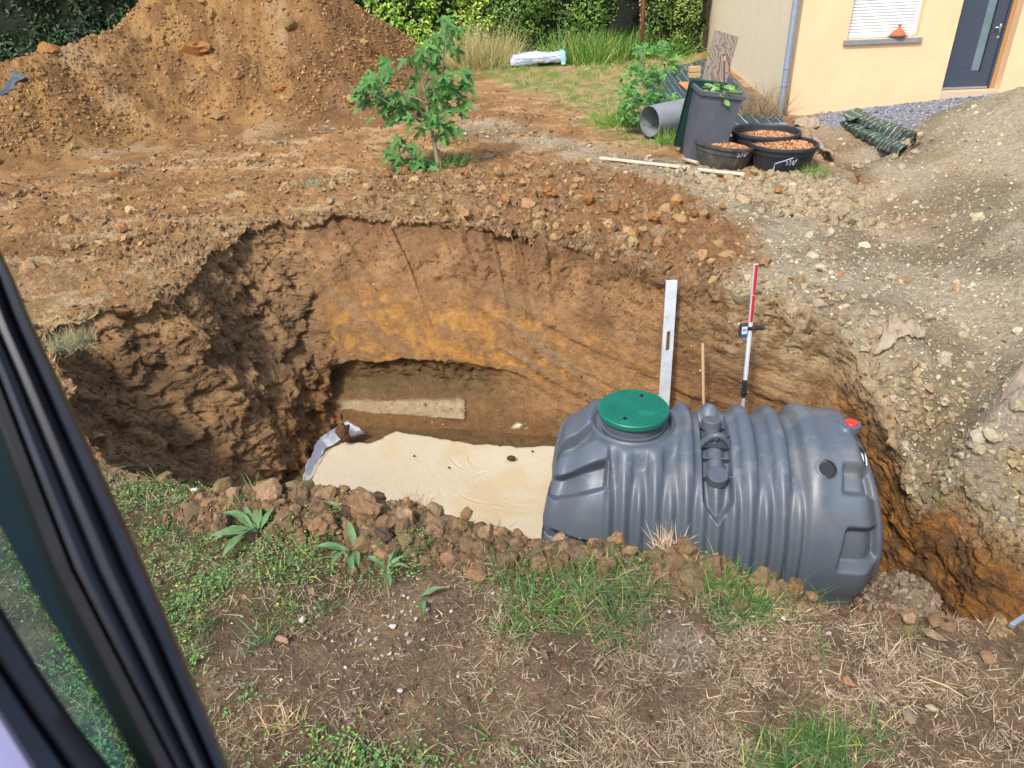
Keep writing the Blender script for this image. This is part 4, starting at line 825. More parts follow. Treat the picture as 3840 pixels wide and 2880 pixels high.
# ================================================================== TOOLS BEHIND THE TANK
m_alu = mat('scuffed_aluminium', c('bfc3c6'), c('d6d8d9'), nscale=9, rough=.45, metal=.25, bump=.1, bscale=60, dist=.002)
m_wood = mat('pale_wood', c('a98860'), c('bd9c74'), nscale=6, stretch=(20, 20, 2), rough=.7)
m_dark = mat('dark_plastic', c('23282e'), c('2d333a'), rough=.5); m_yel = mat('yellow_vial', c('b9b640'), rough=.3); m_redp = mat('red_scale', c('c22430'), rough=.5); m_bluep = mat('teal_plastic', c('1f5a7d'), rough=.5)
T0 = ony(1451, 605, 5.95); Bd = ray(1434, 872); B0 = CAM+Bd*(5.72/Bd[1]); dv = (B0-T0); dv /= np.linalg.norm(dv); ez = -dv; ex_ = np.cross(ez, np.array([0, 1., 0])); ex_ = -ex_ if ex_[0] < 0 else ex_; ex_ /= np.linalg.norm(ex_); ey_ = np.cross(ez, ex_); Lb = (T0[2]+1.93)/-dv[2]
lv_ = thing('straightedge', tuple(T0+dv*Lb), 'long white aluminium levelling board with an oval hand slot, leaning behind the green lid', 'straightedge')
mb = MB(); Wd = .052
slot0, slot1 = .50, .66
mb.box(T0, ex_, ey_, dv, -Wd, Wd, -.012, .012, 0, slot0-.02, .002); mb.box(T0, ex_, ey_, dv, -Wd, Wd, -.012, .012, slot1+.02, Lb, .002)
mb.box(T0, ex_, ey_, dv, -Wd, -.018, -.012, .012, slot0-.02, slot1+.02); mb.box(T0, ex_, ey_, dv, .018, Wd, -.012, .012, slot0-.02, slot1+.02)
for zc, sg in ((slot0, -1), (slot1, 1)):
    n = 10; V = []; 
    for yy in (-.012, .012):
        for i in range(n+1):
            a = math.pi*i/n; V.append(T0+ex_*(-.018*math.cos(a))+ey_*yy+dv*(zc+sg*.018*math.sin(a)*.99))
        for i in range(n+1): V.append(T0+ex_*(-.018+.036*i/n)+ey_*yy+dv*(zc+sg*.02))
    F = []
    m_ = n+1
    for i in range(n): F += [(i, i+1, m_+i+1, m_+i), (2*m_+i, 2*m_+i+1, 3*m_+i+1, 3*m_+i), (i, i+1, 2*m_+i+1, 2*m_+i)]
    mb.add(V, F)
mb.part('board', m_alu, lv_)
for x, z_ in ((-.03, .33), (-.048, 1.13)): mb = MB(); mb.box(T0, ex_, ey_, dv, x-.012, x+.012, -.0135, .0135, z_, z_+.022); mb.part('vial', m_yel, lv_)
a_, b_ = ony(1518, 741, 5.6), ony(1520, 875, 5.5); d_ = b_-a_; d_ /= np.linalg.norm(d_); b_ = a_+d_*((a_[2]+1.93)/-d_[2]); mb = MB(); mb.tube([a_, a_+d_*.01, b_], [.009, .0135, .0135], 10); o = mb.solo('wooden_stick', m_wood, tuple(b_), 'thin round wooden stick standing between the white board and the red-topped staff', 'stick', smooth=True); autosmooth(o, 40)
a_, b_ = ony(1633, 570, 5.22), ony(1605, 872, 5.22); d_ = b_-a_; d_ /= np.linalg.norm(d_); Ls = (a_[2]+1.93)/-d_[2]; sx = np.cross(d_, Y_); sx = sx if sx[0] > 0 else -sx; sx /= np.linalg.norm(sx); sy = np.cross(d_, sx)
st_ = thing('measuring_staff', tuple(a_+d_*Ls), 'slim telescopic measuring staff with a red top section, standing right of the wooden stick', 'measuring staff')
vis = np.linalg.norm(b_-a_); zr1 = vis*.385
mb = MB(); mb.box(a_, sx, sy, d_, -.017, .017, -.009, .009, 0, vis*.86, .002); mb.part('upper_section', m_alu, st_)
mb = MB(); mb.box(a_, sx, sy, d_, -.013, .013, -.012, .012, vis*.86, Ls, .002); mb.part('lower_section', m_alu, st_)
mb = MB(); fs = -1 if sy[1] > 0 else 1
mb.box(a_, sx, sy, d_, -.009, .014, fs*.009, fs*.0115, .004, zr1*.51); mb.box(a_, sx, sy, d_, -.009, .014, fs*.009, fs*.0115, zr1*.53, zr1); mb.part('red_scale', m_redp, st_)
mb = MB(); mb.box(a_, sx, sy, d_, -.010, .014, fs*.009, fs*.0113, zr1+.01, vis*.83); mb.part('white_scale', m_white, st_)
mb = MB()
for i in range(int((Ls-.02)/.02)):
    zz_ = .02+i*.02
    if vis*.82 < zz_ < vis*.97: continue
    ff = .0125 if zz_ < vis*.83 else .0128
    mb.box(a_, sx, sy, d_, .002, .012, fs*ff-.0008, fs*ff, zz_, zz_+.004)
part('tick_marks', mb.V, mb.F, m_dark, st_, kind='stuff')
mb = MB(); mb.box(a_, sx, sy, d_, -.021, .019, -.016, .016, vis*.81, vis*.95, .004); mb.part('clamp_sleeve', m_dark, st_)
mb = MB(); mb.box(a_, sx, sy, d_, -.028, .024, -.02, .02, vis*.905, vis*.925, .003); mb.part('clamp_band', m_black, st_)
mb = MB(); mb.lathe(a_+d_*vis*.915+sx*.024, [(.009, 0), (.009, .014), (.001, .016)], 12, sx); mb.part('clamp_knob', m_red, st_)
pr_ = a_+d_*(vis*.43); rc = thing('laser_receiver', tuple(pr_), 'small dark blue and grey laser receiver clamped to the staff below its red section', 'laser receiver')
mb = MB(); mb.box(pr_, sx, sy, d_, -.085, -.022, -.03, .012, -.04, .085, .008); mb.part('housing', m_dark, rc)
mb = MB(); mb.box(pr_, sx, sy, d_, -.072, -.026, fs*.0305 if fs < 0 else .0125, (fs*.0305 if fs < 0 else .0125)+fs*.004, -.022, .045); o = mb.part('faceplate', mat('light_grey_plastic', c('c9ced3'), rough=.5), rc)
mb = MB(); mb.box(pr_, sx, sy, d_, -.076, -.028, (-.0305 if fs < 0 else .0125), (-.0305 if fs < 0 else .0125)+fs*.003, .050, .078); mb.part('grip_panel', m_bluep, rc)
mb = MB()
for q in (-.062, -.052, -.042): mb.box(pr_, sx, sy, d_, q, q+.005, (-.0345 if fs < 0 else .0165), (-.0345 if fs < 0 else .0165)+fs*.001, -.005, .02)
mb.part('display_marks', m_dark, rc)
mb = MB(); mb.tube([pr_+sx*.0+sy*fs*.02, pr_+sx*.03+sy*fs*.02, pr_+sx*.09+sy*fs*.02], [.014, .016, .015], 12); mb.box(pr_, sx, sy, d_, -.03, .03, -.018, .018, -.016, .016, .004); mb.part('clamp_arm', m_black, rc)
mb = MB(); mb.lathe(pr_+sx*.088+sy*fs*.02, [(.02, 0), (.02, .018), (.012, .024), (.001, .024)], 14, sx); mb.part('clamp_screw', m_dark, rc)
# ================================================================== CLAY SLAB, GEOTEXTILES
WX, WY = projn(WF.copy()); WD = np.linalg.norm(WF-CAM, axis=1)
def onwall(X, Y, r=5):
    k = np.where((np.abs(WX-X) < r) & (np.abs(WY-Y) < r) & (WF[:, 1] > 4.5))[0]
    if not len(k): return CAM+ray(X, Y)*8
    d = np.sort(WD[k])[:max(1, len(k)//6)].mean(); return CAM+ray(X, Y)*d
m_cloth = mat('white_geotextile', c('c4ccdc'), c('d3d9e6'), nscale=5, rough=.9); m_jute = mat('muddy_geotextile', c('8f7e69'), c('a3927b'), nscale=12, rough=.95, bump=.5, bscale=50, dist=.01)
def cloth(name, A, B, nu, nv_, m, label, cat, wr=.03, fr_=5., thick=.004, seed=0, cols=None, kind=None, drape=None):
    """ruled sheet between two polylines of 3-D points, crumpled"""
    def res(P, n):
        P = np.array(P); t = np.linspace(0, len(P)-1, n); i = np.minimum(t.astype(int), len(P)-2); f = (t-i)[:, None]; return P[i]*(1-f)+P[i+1]*f
    a, b = res(A, nu), res(B, nu); t = np.linspace(0, 1, nv_)[:, None, None]; V = (a[None]*(1-t)+b[None]*t).reshape(-1, 3)
    n_ = np.cross(V[1]-V[0], V[nu]-V[0]); V = V+np.array([0, 0, 1])*(fbm(V+seed, fr_, 4)*wr+np.abs(fbm(V+seed+50, fr_*.7, 3))*wr)[:, None]+np.stack([fbm(V+3, fr_, 3), fbm(V+13, fr_, 3), 0*V[:, 0]], 1)*wr*.7
    if drape is not None: V[:, 2] = tps(V[:, 0], V[:, 1])+drape+np.abs(fbm(V+seed, fr_, 3))*wr*1.2
    nb = len(V); F = gridfaces(nv_, nu, False); V2 = V-np.array([0, 0, thick]); bd = [i for i in range(nu)]+[j*nu+nu-1 for j in range(1, nv_)]+[(nv_-1)*nu+i for i in range(nu-2, -1, -1)]+[j*nu for j in range(nv_-2, 0, -1)]
    F2 = np.array([[bd[i], bd[(i+1) % len(bd)], bd[(i+1) % len(bd)]+nb, bd[i]+nb] for i in range(len(bd))])
    cc = None if cols is None else np.concatenate([cols, cols])
    return solo(name, np.concatenate([V, V2]), [F, F[:, ::-1]+nb, F2], m, tuple(V.mean(0)), label, cat, None, kind, cc, True)
g1 = [onz(655, 1040, -1.83), onz(661, 1008, -1.78), onz(691, 946, -1.72), onz(718, 928, -1.70), onz(750, 912, -1.68), onz(775, 924, -1.74)]
g2 = [onz(672, 1030, -1.87), onz(684, 1000, -1.86), onz(706, 966, -1.86), onz(733, 950, -1.85), onz(765, 940, -1.85), onz(790, 935, -1.86)]
cloth('white_geotextile', g1, g2, 60, 14, m_cloth, 'white bluish fabric edge folded up at the left corner of the sand bed', 'fabric', .025, 7)
p = onz(742, 948, -1.80); V, F = ico(3, .25, 77); V = V*np.array([.08, .06, .13])+p+np.array([0, 0, .08]); solo('clay_chunk', V, F, m_clod, tuple(p), 'dark brown clay chunk lying on the white fabric corner', 'clod', None, None, np.tile(c('5f4632'), (len(V), 1)))
p = onz(1105, 992, -1.87); V, F = ico(2, .25, 78); V = V*np.array([.045, .03, .03])+p+np.array([0, 0, .02]); solo('clay_chunk', V, F, m_clod, tuple(p), 'small brown clay crumb alone on the sand bed', 'clod', None, None, np.tile(c('5a3f2a'), (len(V), 1)))
for i, (X, Y) in enumerate([(1085, 958), (1080, 962), (1098, 950), (1115, 965), (1150, 975), (970, 1010), (895, 985), (1125, 950)]):
    p = onz(X, Y, -1.875); V, F = ico(1, .3, 80+i); V = V*.014+p; solo('crumb', V, F, m_clod, tuple(p), 'tiny dark crumb dropped on the sand bed', 'clod', 'dark crumbs on the sand bed', None, np.tile(c('4f3a29'), (len(V), 1)))
cloth('muddy_geotextile', [onground(X, Y, .05) for X, Y in [(1905, 690), (1930, 684), (1975, 702), (2005, 706)]], [onground(X, Y, .03) for X, Y in [(1915, 715), (1940, 725), (1968, 735), (1992, 730)]], 40, 20, m_jute, 'crumpled grey-brown fabric scrap at the head of the gravel slope above the pit corner', 'fabric', .08, 6, seed=4, drape=.05)
cloth('muddy_geotextile', [onz(X, Y, z) for X, Y, z in [(2290, 690, .05), (2212, 770, 0), (2165, 850, -.2), (2112, 935, -.42), (2056, 990, -.7)]], [onz(X, Y, z) for X, Y, z in [(2300, 730, .0), (2228, 800, 0), (2185, 868, -.2), (2130, 950, -.42), (2070, 1008, -.7)]], 90, 16, m_jute, 'long rumpled muddy fabric strip along the gully edge at the right picture border', 'fabric', .06, 5, seed=9, drape=.045)
cloth('muddy_geotextile', [onground(X, Y, .06) for X, Y in [(1712, 258), (1740, 252), (1765, 262)]], [onground(X, Y, .02) for X, Y in [(1716, 272), (1744, 275), (1768, 280)]], 30, 14, m_jute, 'crumpled brown fabric at the foot of the zinc downpipe', 'fabric', .09, 5, seed=14)
cloth('muddy_geotextile', [onground(X, Y, .05) for X, Y in [(1762, 262), (1750, 290), (1768, 318), (1800, 340)]], [onground(X, Y, .02) for X, Y in [(1768, 265), (1758, 290), (1775, 315), (1803, 334)]], 50, 6, m_jute, 'thin curved fabric edge sticking out of the narrow trench right of the tubs', 'fabric', .05, 5, seed=19)
cloth('black_rag', [CAM+ray(X, Y)*d for X, Y, d in [(-40, 215, 12.2), (0, 196, 12.4), (30, 168, 12.8), (36, 158, 12.9)]], [CAM+ray(X, Y)*d for X, Y, d in [(-30, 228, 12.1), (12, 208, 12.2), (44, 178, 12.5), (56, 168, 12.7)]], 30, 12, mat('rag', c('5c6366'), c('3c4346'), nscale=9, rough=.8), 'grey-black rag on the clay at the left picture edge', 'rag', .12, 3, seed=23)
# woven ground cover with pale grid lines
m_weave = mat('woven_cover', attr=True, nscale=6, var=.15, rough=.55, spec=.35)
def covercols(nu, nv_, Lu, Lv, base_='34464c', line='b9c4c2', pu=.25, pv=None, w_=.02):
    u = np.tile(np.linspace(0, Lu, nu)[None], (nv_, 1)).ravel(); v_ = np.repeat(np.linspace(0, Lv, nv_), nu)
    on = (np.abs((u/pu+.5) % 1-.5)*pu < w_/2)
    if pv: on |= (np.abs((v_/pv+.5) % 1-.5)*pv < w_/2)
    return np.where(on[:, None], c(line)[None], c(base_)[None])
nu, nv_ = 330, 36
A = [onground(X, Y, .04) for X, Y in [(1390, 165), (1450, 148), (1532, 124)]]; Bq = [onground(X, Y, .03) for X, Y in [(1470, 300), (1560, 285), (1700, 268)]]
cloth('ground_fabric', Bq, A, nu, nv_, m_weave, 'dark blue-green woven ground fabric with pale lines beside the house, under the bin', 'ground fabric', .022, 1.5, cols=covercols(nu, nv_, 3.2, 6, pu=.26, pv=1.1, w_=.012))
# folded green tarpaulin on the right
def loft(name, lines, nu, per, parent, seed, wr=.035, base_='3a4c42'):
    def res(P, n):
        P = np.array(P); t = np.linspace(0, len(P)-1, n); i = np.minimum(t.astype(int), len(P)-2); f = (t-i)[:, None]; return P[i]*(1-f)+P[i+1]*f
    L_ = [res(l, nu) for l in lines]; V = []
    for a, b in zip(L_[:-1], L_[1:]):
        for k in range(per): f = k/per; V.append(a*(1-f)+b*f)
    V.append(L_[-1]); nr2 = len(V); V = np.concatenate(V); ln_ = np.linalg.norm(np.diff(L_[0], axis=0), axis=1).sum(); u = np.tile(np.linspace(0, ln_, nu), nr2); w_ = np.repeat(np.arange(nr2)/nr2, nu)
    C_ = np.where((np.abs(((u+.05*np.sin(w_*5))/.20) % 1-.5)*.20 < .008)[:, None], c('b9c0b2')[None], c(base_)[None])
    V[:, 2] += fbm(V+seed, 3.2, 4)*wr+(.5-np.abs(fbm(V*np.array([1, 1, .2])+seed+5, 4.5, 3)))*wr; V += np.stack([fbm(V+7, 4, 3), fbm(V+17, 4, 3), 0*V[:, 0]], 1)*.03
    nb = len(V); F = gridfaces(nr2, nu, False); V2 = V-np.array([0, 0, .006]); return part(name, np.concatenate([V, V2]), [F, F[:, ::-1]+nb], m_weave, parent, np.concatenate([C_, C_]), True)
g_ = lambda X, Y, z=.02: onground(X, Y, z)
tp = thing('tarpaulin', tuple(g_(1890, 290)), 'folded dark green tarpaulin with white lines lying on gravel below the front window', 'tarpaulin')
loft('lower_fold', [[g_(1812, 266), g_(1850, 294), g_(1890, 318), g_(1938, 338)], [g_(1818, 262, .13), g_(1856, 286, .12), g_(1900, 308, .11), g_(1944, 326, .1)], [g_(1836, 256, .12), g_(1876, 278, .11), g_(1918, 296, .12), g_(1956, 314, .08)], [g_(1848, 256, .03), g_(1890, 280, .03), g_(1930, 298, .03), g_(1962, 314, .02)]], 360, 8, tp, 3)
loft('upper_fold', [[g_(1822, 252, .14), g_(1862, 272, .12), g_(1912, 296, .1), g_(1958, 312, .04)], [g_(1830, 244, .22), g_(1872, 264, .2), g_(1922, 284, .18), g_(1972, 304, .10)], [g_(1850, 236, .20), g_(1890, 256, .16), g_(1936, 272, .16), g_(1980, 290, .10)], [g_(1862, 240, .02), g_(1900, 258, .02), g_(1944, 274, .02), g_(1984, 290, .02)]], 360, 8, tp, 8)
loft('folded_corner', [[g_(1820, 250, .20), g_(1836, 240, .25), g_(1852, 233, .24)], [g_(1836, 262, .2), g_(1850, 256, .23), g_(1866, 250, .22)]], 60, 8, tp, 12, .02, '4a5a4a')
# ================================================================== HOUSE
P0 = onz(1700, 251, 0.); hu = np.array([1, -.10, 0]); hu /= np.linalg.norm(hu); hw = np.array([-hu[1], hu[0], 0])
def hp(X, Y, off=0.):
    d = ray(X, Y); t = (P0+hw*off-CAM).dot(hw)/d.dot(hw); q = CAM+d*t; return (q-P0).dot(hu), q[2]
z6 = lambda a, b: ((3050+a*790/2184)/S, (b*790/2184)/S)
wl = .80; wr_ = hp(*z6(1085, 385))[0]; wz = hp(*z6(330, 415))[1]; dl_, dz0 = hp(*z6(1325, 950)); dr_ = hp(*z6(1915, 970))[0]; wl = hp(*z6(352, 400), 0)[0]
zth = hp(*z6(1300, 1045))[1]
m_front = mat('front_render', c('dcba90'), c('e1c199'), nscale=2.5, rough=.95, bump=.5, bscale=130, dist=.004, spec=.1)
m_side = mat('side_render', c('dccbab'), c('e0d0b2'), nscale=2.5, rough=.95, bump=.5, bscale=130, dist=.004, spec=.1)
m_sill = mat('grey_sill', c('77787a'), c('838486'), rough=.8); m_frame = mat('anthracite', c('363f4d'), c('3b4453'), nscale=40, rough=.45, bump=.15, bscale=300, dist=.001); m_timber = mat('timber_strip', c('a87f4d'), rough=.7)
m_thr = mat('threshold_stone', c('c3ad90'), rough=.9); m_zinc = mat('zinc', c('8793a3'), c('9aa5b3'), nscale=12, stretch=(3, 3, 1), rough=.45, metal=.35); m_steel = mat('brushed_steel', c('b9bcc0'), rough=.3, metal=.8)
m_shut = mat('white_shutter', c('e4e4e2'), c('d8d8d6'), nscale=30, rough=.6)
house = thing('house', tuple(P0), 'cream rendered house with roller shutter window and dark blue-grey door', 'house')
HT = 5.2; wt = 2.35; dt = dz0+2.15; TH = .3; BT_ = -.6
mb = MB(); bx = lambda x0, x1, y0, y1, z0, z1, b=0: mb.box(P0, hu, hw, Z_, x0, x1, y0, y1, z0, z1, b)
bx(0, wl, 0, TH, BT_, HT); bx(wl, wr_, 0, TH, BT_, wz); bx(wl, wr_, 0, TH, wt, HT); bx(wr_, dl_, 0, TH, BT_, HT); bx(dl_, dr_, 0, TH, dt, HT); bx(dr_, 7.5, 0, TH, BT_, HT); bx(dl_, dr_, .02, TH, BT_, zth)
mb.part('front_wall', m_front, house)
mb = MB(); bx(0, TH, TH, 10, BT_, HT); mb.part('side_wall', m_side, house)
mb = MB(); bx(7.2, 7.5, TH, 10, BT_, HT); bx(0.3, 7.2, 9.7, 10, BT_, HT); mb.part('rear_wall', m_side, house)
mb = MB(); V = [P0+hu*a+hw*b+Z_*z for a, b, z in [(-.05, -.05, HT), (7.55, -.05, HT), (7.55, 10.05, HT), (-.05, 10.05, HT), (-.05, 5, HT+2), (7.55, 5, HT+2)]]; mb.add(V, [(0, 1, 5, 4), (2, 3, 4, 5), (1, 2, 5), (3, 0, 4), (0, 3, 2, 1)]); mb.part('roof', mat('roof_tile', c('8a4a34'), rough=.9), house)
win = link('window', None, house); win.location = (0, 0, 0)
def hpart(name, m, parent): return mb.part(name, m, parent)
mb = MB(); bx(wl+.002, wl+.045, .14, .18, wz+.01, wt); mb.part('shutter_rail', m_white, win)
mb = MB(); bx(wr_-.045, wr_-.002, .14, .18, wz+.01, wt); mb.part('shutter_rail', m_white, win)
slat = None; ns2 = 22; pitch = (wt-wz-.05)/ns2
for i in range(ns2):
    if slat is None:
        mb = MB(); cx0, cx1 = wl+.04, wr_-.04; prof_ = [(.165, 0), (.150, pitch*.12), (.146, pitch*.5), (.150, pitch*.82), (.165, pitch*.93)]
        V = [P0+hu*x+hw*y+Z_*(wz+.05+z) for y, z in prof_ for x in (cx0, cx1)]; F = [(2*i_, 2*i_+1, 2*i_+3, 2*i_+2) for i_ in range(4)]
        V += [P0+hu*x+hw*(y+.006)+Z_*(wz+.05+z) for y, z in prof_ for x in (cx0, cx1)]; F += [(10+2*i_+2, 10+2*i_+3, 10+2*i_+1, 10+2*i_) for i_ in range(4)]
        mb.add(V, F); slat = mb.part('slat', m_shut, win)
    else:
        o = slat.copy(); COL.objects.link(o); o.parent = win; o.location = (0, 0, i*pitch)
mb = MB(); bx(wl+.005, wr_-.005, .14, .175, wz+.008, wz+.05, .003); mb.part('bottom_bar', m_white, win)
mb = MB(); bx(wl+.003, wr_-.003, .185, .2, wz, wt); mb.part('pane', m_dark, win)
szb, szt = hp(*z6(315, 470))[1], hp(*z6(320, 415))[1]
mb = MB(); bx(hp(*z6(318, 440), -.04)[0], hp(*z6(1130, 415), -.04)[0], -.05, -.002, szb, wz-.004, .004); bx(wl+.004, wr_-.004, -.002, .2, szb+.02, wz-.004+.0); mb.part('sill', m_sill, win)
dr = link('door', None, house); dy = .22
mb = MB(); lx1 = hp(*z6(1780, 940), dy)[0]; bx(dl_+.003, lx1, dy, dy+.05, dz0+.045, dt); leafo = mb.part('leaf', m_frame, dr)
mb = MB(); bx(lx1+.008, dr_-.075, dy-.02, dy+.06, dz0, dt); bx(dl_+.003, lx1, dy+.05, dy+.06, dz0, dt); mb.part('frame', m_frame, dr)
mb = MB(); bx(dr_-.072, dr_-.003, dy-.035, dy+.03, dz0-.03, dt, .003); mb.part('timber_strip', m_timber, dr)
gl0, gl1 = hp(*z6(1632, 730), dy)[0], hp(*z6(1712, 730), dy)[0]; gz = hp(*z6(1650, 730), dy)[1]
mb = MB(); bx(gl0, gl1, dy-.004, dy+.01, gz, dt-.2); mb.part('glass_strip', mat('frosted_glass', c('5d7078'), c('6b7f84'), rough=.15, nscale=3), dr)
mb = MB(); bx(gl1, gl1+.018, dy-.03, dy-.0, gz, dt-.2, .003); mb.part('pull_bar', m_black, dr)
for zz_ in (.35, .75, 1.15, 1.55):
    mb = MB(); bx(dl_+.02, gl0-.03, dy-.0025, dy+.001, dz0+zz_, dz0+zz_+.006); mb.part('groove_bead', m_frame, dr)
hx, hz = hp(*z6(1958, 280), dy-.05)
mb = MB(); mb.tube([P0+hu*(hx)+hw*(dy-.0)+Z_*hz, P0+hu*hx+hw*(dy-.055)+Z_*hz, P0+hu*(hx-.12)+hw*(dy-.055)+Z_*(hz-.005)], .011, 8); bx(hx-.018, hx+.018, dy-.008, dy, hz-.09, hz+.05, .003); mb.part('handle', m_steel, dr, True)
mb = MB(); mb.lathe(P0+hu*(hx-.005)+hw*(dy-.0)+Z_*(hz-.16), [(.022, 0), (.022, .015), (.001, .017)], 16, -hw); mb.part('lock', m_steel, dr)
mb = MB(); bx(dl_+.003, lx1, dy-.03, dy+.05, dz0+.005, dz0+.04, .003); mb.part('drip_bar', m_steel, dr)
mb = MB(); bx(dl_+.003, dr_-.003, -.01, dy+.1, zth-.02, dz0-.005, .004); mb.part('threshold', m_thr, dr)
# downpipe
d0 = hp(1718, 0, -.1); d1 = hp(1688, 244, -.1); xp = (d0[0]+d1[0])/2
dp = link('downpipe', None, house)
mb = MB(); zj = hp(1697, 148, -.1)[1]; zk = hp(1693, 184, -.1)[1]
mb.tube([P0+hu*xp-hw*.085+Z_*z for z in (-.05, zk)], .048, 20); mb.tube([P0+hu*xp-hw*.085+Z_*z for z in (zk, zj)], .050, 20); mb.tube([P0+hu*xp-hw*.085+Z_*z for z in (zj, HT)], .053, 20); o = mb.part('pipe', m_zinc, dp); autosmooth(o, 50)
for z in (zj, zk):
    mb = MB(); mb.lathe(P0+hu*xp-hw*.085+Z_*(z-.012), [(.053, 0), (.06, .004), (.06, .02), (.053, .024)], 24); mb.part('ring', m_zinc, dp)
mb = MB(); bx(xp-.075, xp+.075, -.09, -.0, zk-.055, zk-.04, .002); mb.part('bracket', m_zinc, dp)
# tagine on the sill
tx, tz = hp(*z6(875, 390), .02); tg = thing('tagine', tuple(P0+hu*tx+hw*.03+Z_*(wz-.003)), 'orange clay tagine with a conical lid on the grey window sill', 'tagine')
m_terra = mat('terracotta', c('c4663a'), c('b95b31'), nscale=8, rough=.8); m_base = mat('glazed_base', c('8c7a72'), c('7b6a64'), rough=.5)
bz = np.array(tg.location)+np.array([0, 0, .004]); mb = MB(); mb.lathe(bz, [(.09, 0), (.125, .012), (.147, .035), (.147, .042), (.12, .042), (.0001, .04)], 40); o = mb.part('dish', m_base, tg); autosmooth(o, 40)
mb = MB(); mb.lathe(bz, [(.122, .043), (.118, .06), (.09, .095), (.055, .125), (.026, .15), (.017, .165), (.018, .178), (.034, .192), (.034, .197), (.0001, .188)], 40); o = mb.part('lid', m_terra, tg); autosmooth(o, 60)
for sgn in (-1, 1):
    mb = MB(); mb.box(bz+hu*sgn*.16+Z_*.035, hu, hw, Z_, -.022, .022, -.03, .03, -.006, .006, .004); mb.part('handle', m_base, tg)
# ================================================================== PLYWOOD, RUSTY FRAME, BIN, TUBS, PIPE
m_ply = mat('weathered_plywood', c('a3927c'), c('7c6853'), nscale=3.2, rough=.9, bump=.3, bscale=20, dist=.004); 
_pn = m_ply.node_tree; _w2 = _pn.nodes.new('ShaderNodeTexWave'); _w2.inputs['Scale'].default_value = 3.4; _w2.inputs['Distortion'].default_value = 14; _w2.inputs['Detail'].default_value = 2; _w2.inputs['Detail Scale'].default_value = 1.2
_g = _pn.nodes.new('ShaderNodeNewGeometry'); _pn.links.new(_g.outputs['Position'], _w2.inputs[0]); _r = [x for x in _pn.nodes if x.type == 'VALTORGB'][0]; _r.color_ramp.elements[0].position = .1; _r.color_ramp.elements[1].position = .45; _r.color_ramp.elements[0].color = (*c('665c50'), 1); _r.color_ramp.elements[1].color = (*c('857b6d'), 1); _pn.links.new(_w2.outputs['Fac'], _r.inputs[0])
pa, pb_, pc2, pd = ony(1545, 64, 14.2), ony(1596, 80, 14.3), ony(1545, 262, 13.2), ony(1497, 246, 13.1)
nn_ = np.cross(pb_-pa, pd-pa); nn_ /= np.linalg.norm(nn_); V = [pa, pb_, pc2, pd]+[q_+nn_*(.018 if nn_[1] > 0 else -.018) for q_ in (pa, pb_, pc2, pd)]
solo('plywood_board', V, [(0, 1, 2, 3), (7, 6, 5, 4), (0, 4, 5, 1), (1, 5, 6, 2), (2, 6, 7, 3), (3, 7, 4, 0)], m_ply, tuple(pd), 'weathered grey-brown plywood board leaning against the side wall of the house', 'board')
m_rust = mat('rusty_steel', c('6d3a26'), c('8a4d32'), nscale=30, rough=.9); yr = 12.0
def zz4(x, y): return (1324.9+x*.2083, 115.2+y*.2083)
rf_ = thing('rusty_cage', tuple(ony(*zz4(1150, 420), yr)), 'thin rusty steel frame with three bars standing behind the wheeled bin', 'steel frame')
for nm, L_, r0 in (('bar', [(1070, 420), (1075, 260), (1105, 110), (1115, 25), (1130, 12), (1180, 12), (1200, 60), (1205, 180), (1235, 260), (1242, 430)], .007), ('bar', [(1150, 430), (1150, 60), (1145, 10)], .012)):
    mb = MB(); mb.tube([ony(*zz4(*q_), yr+.1*i/len(L_)) for i, q_ in enumerate(L_)], r0, 6); mb.part(nm, m_rust, rf_, True)
mb = MB(); mb.tube([ony(*zz4(1090, 385), yr), ony(*zz4(1240, 375), yr+.1)], .01, 6); mb.part('crossbar', m_rust, rf_, True)
mb = MB(); mb.box(ony(*zz4(1152, 55), yr-.02), X_, Y_, Z_, -.012, .012, -.01, .01, -.03, .03, .003); mb.part('tag', mat('tag', c('b7aa90')), rf_)
# wheeled bin, tilted
m_bin = mat('bin_plastic', c('565a63'), c('4c5058'), nscale=6, rough=.45, bump=.1, bscale=60, dist=.002); m_binlid = mat('dark_green_plastic', c('16302e'), c('1b3836'), rough=.45)
bb0 = onground(1522, 352); tilt = math.radians(9); yaw = math.radians(-3); BXa = np.array([math.cos(yaw), math.sin(yaw), 0]); BYa = np.array([-math.sin(yaw), math.cos(yaw), 0])
BZ = Z_*math.cos(tilt)+BXa*math.sin(tilt); BX = BXa*math.cos(tilt)-Z_*math.sin(tilt); BZ = BZ*math.cos(.03)-BYa*math.sin(.03); BZ /= np.linalg.norm(BZ); BY = np.cross(BZ, BX)
bb0 = bb0+BY*.32-Z_*.06; binn = thing('wheeled_bin', tuple(bb0), 'grey wheeled bin without a closed lid, tilted, full of cut leaves and wood chips', 'bin')
def frus(mb, lv): 
    n = 4; V = []; 
    for (hx_, hy0, hy1, z) in lv: V += [bb0+BX*x+BY*y+BZ*z for x, y in ((-hx_, hy0), (hx_, hy0), (hx_, hy1), (-hx_, hy1))]
    F = [(i*4+k, i*4+(k+1) % 4, (i+1)*4+(k+1) % 4, (i+1)*4+k) for i in range(len(lv)-1) for k in range(4)]; mb.add(V, F); return V
mb = MB(); frus(mb, [(.215, -.24, .24, 0), (.23, -.26, .26, .06), (.275, -.33, .33, .93), (.275, -.33, .33, .98), (.262, -.318, .318, .98), (.262, -.318, .318, .80)]); mb.add([bb0+BX*x+BY*y+BZ*0. for x, y in ((-.215, -.24), (.215, -.24), (.215, .24), (-.215, .24))], [(3, 2, 1, 0)]); mb.part('body', m_bin, binn)
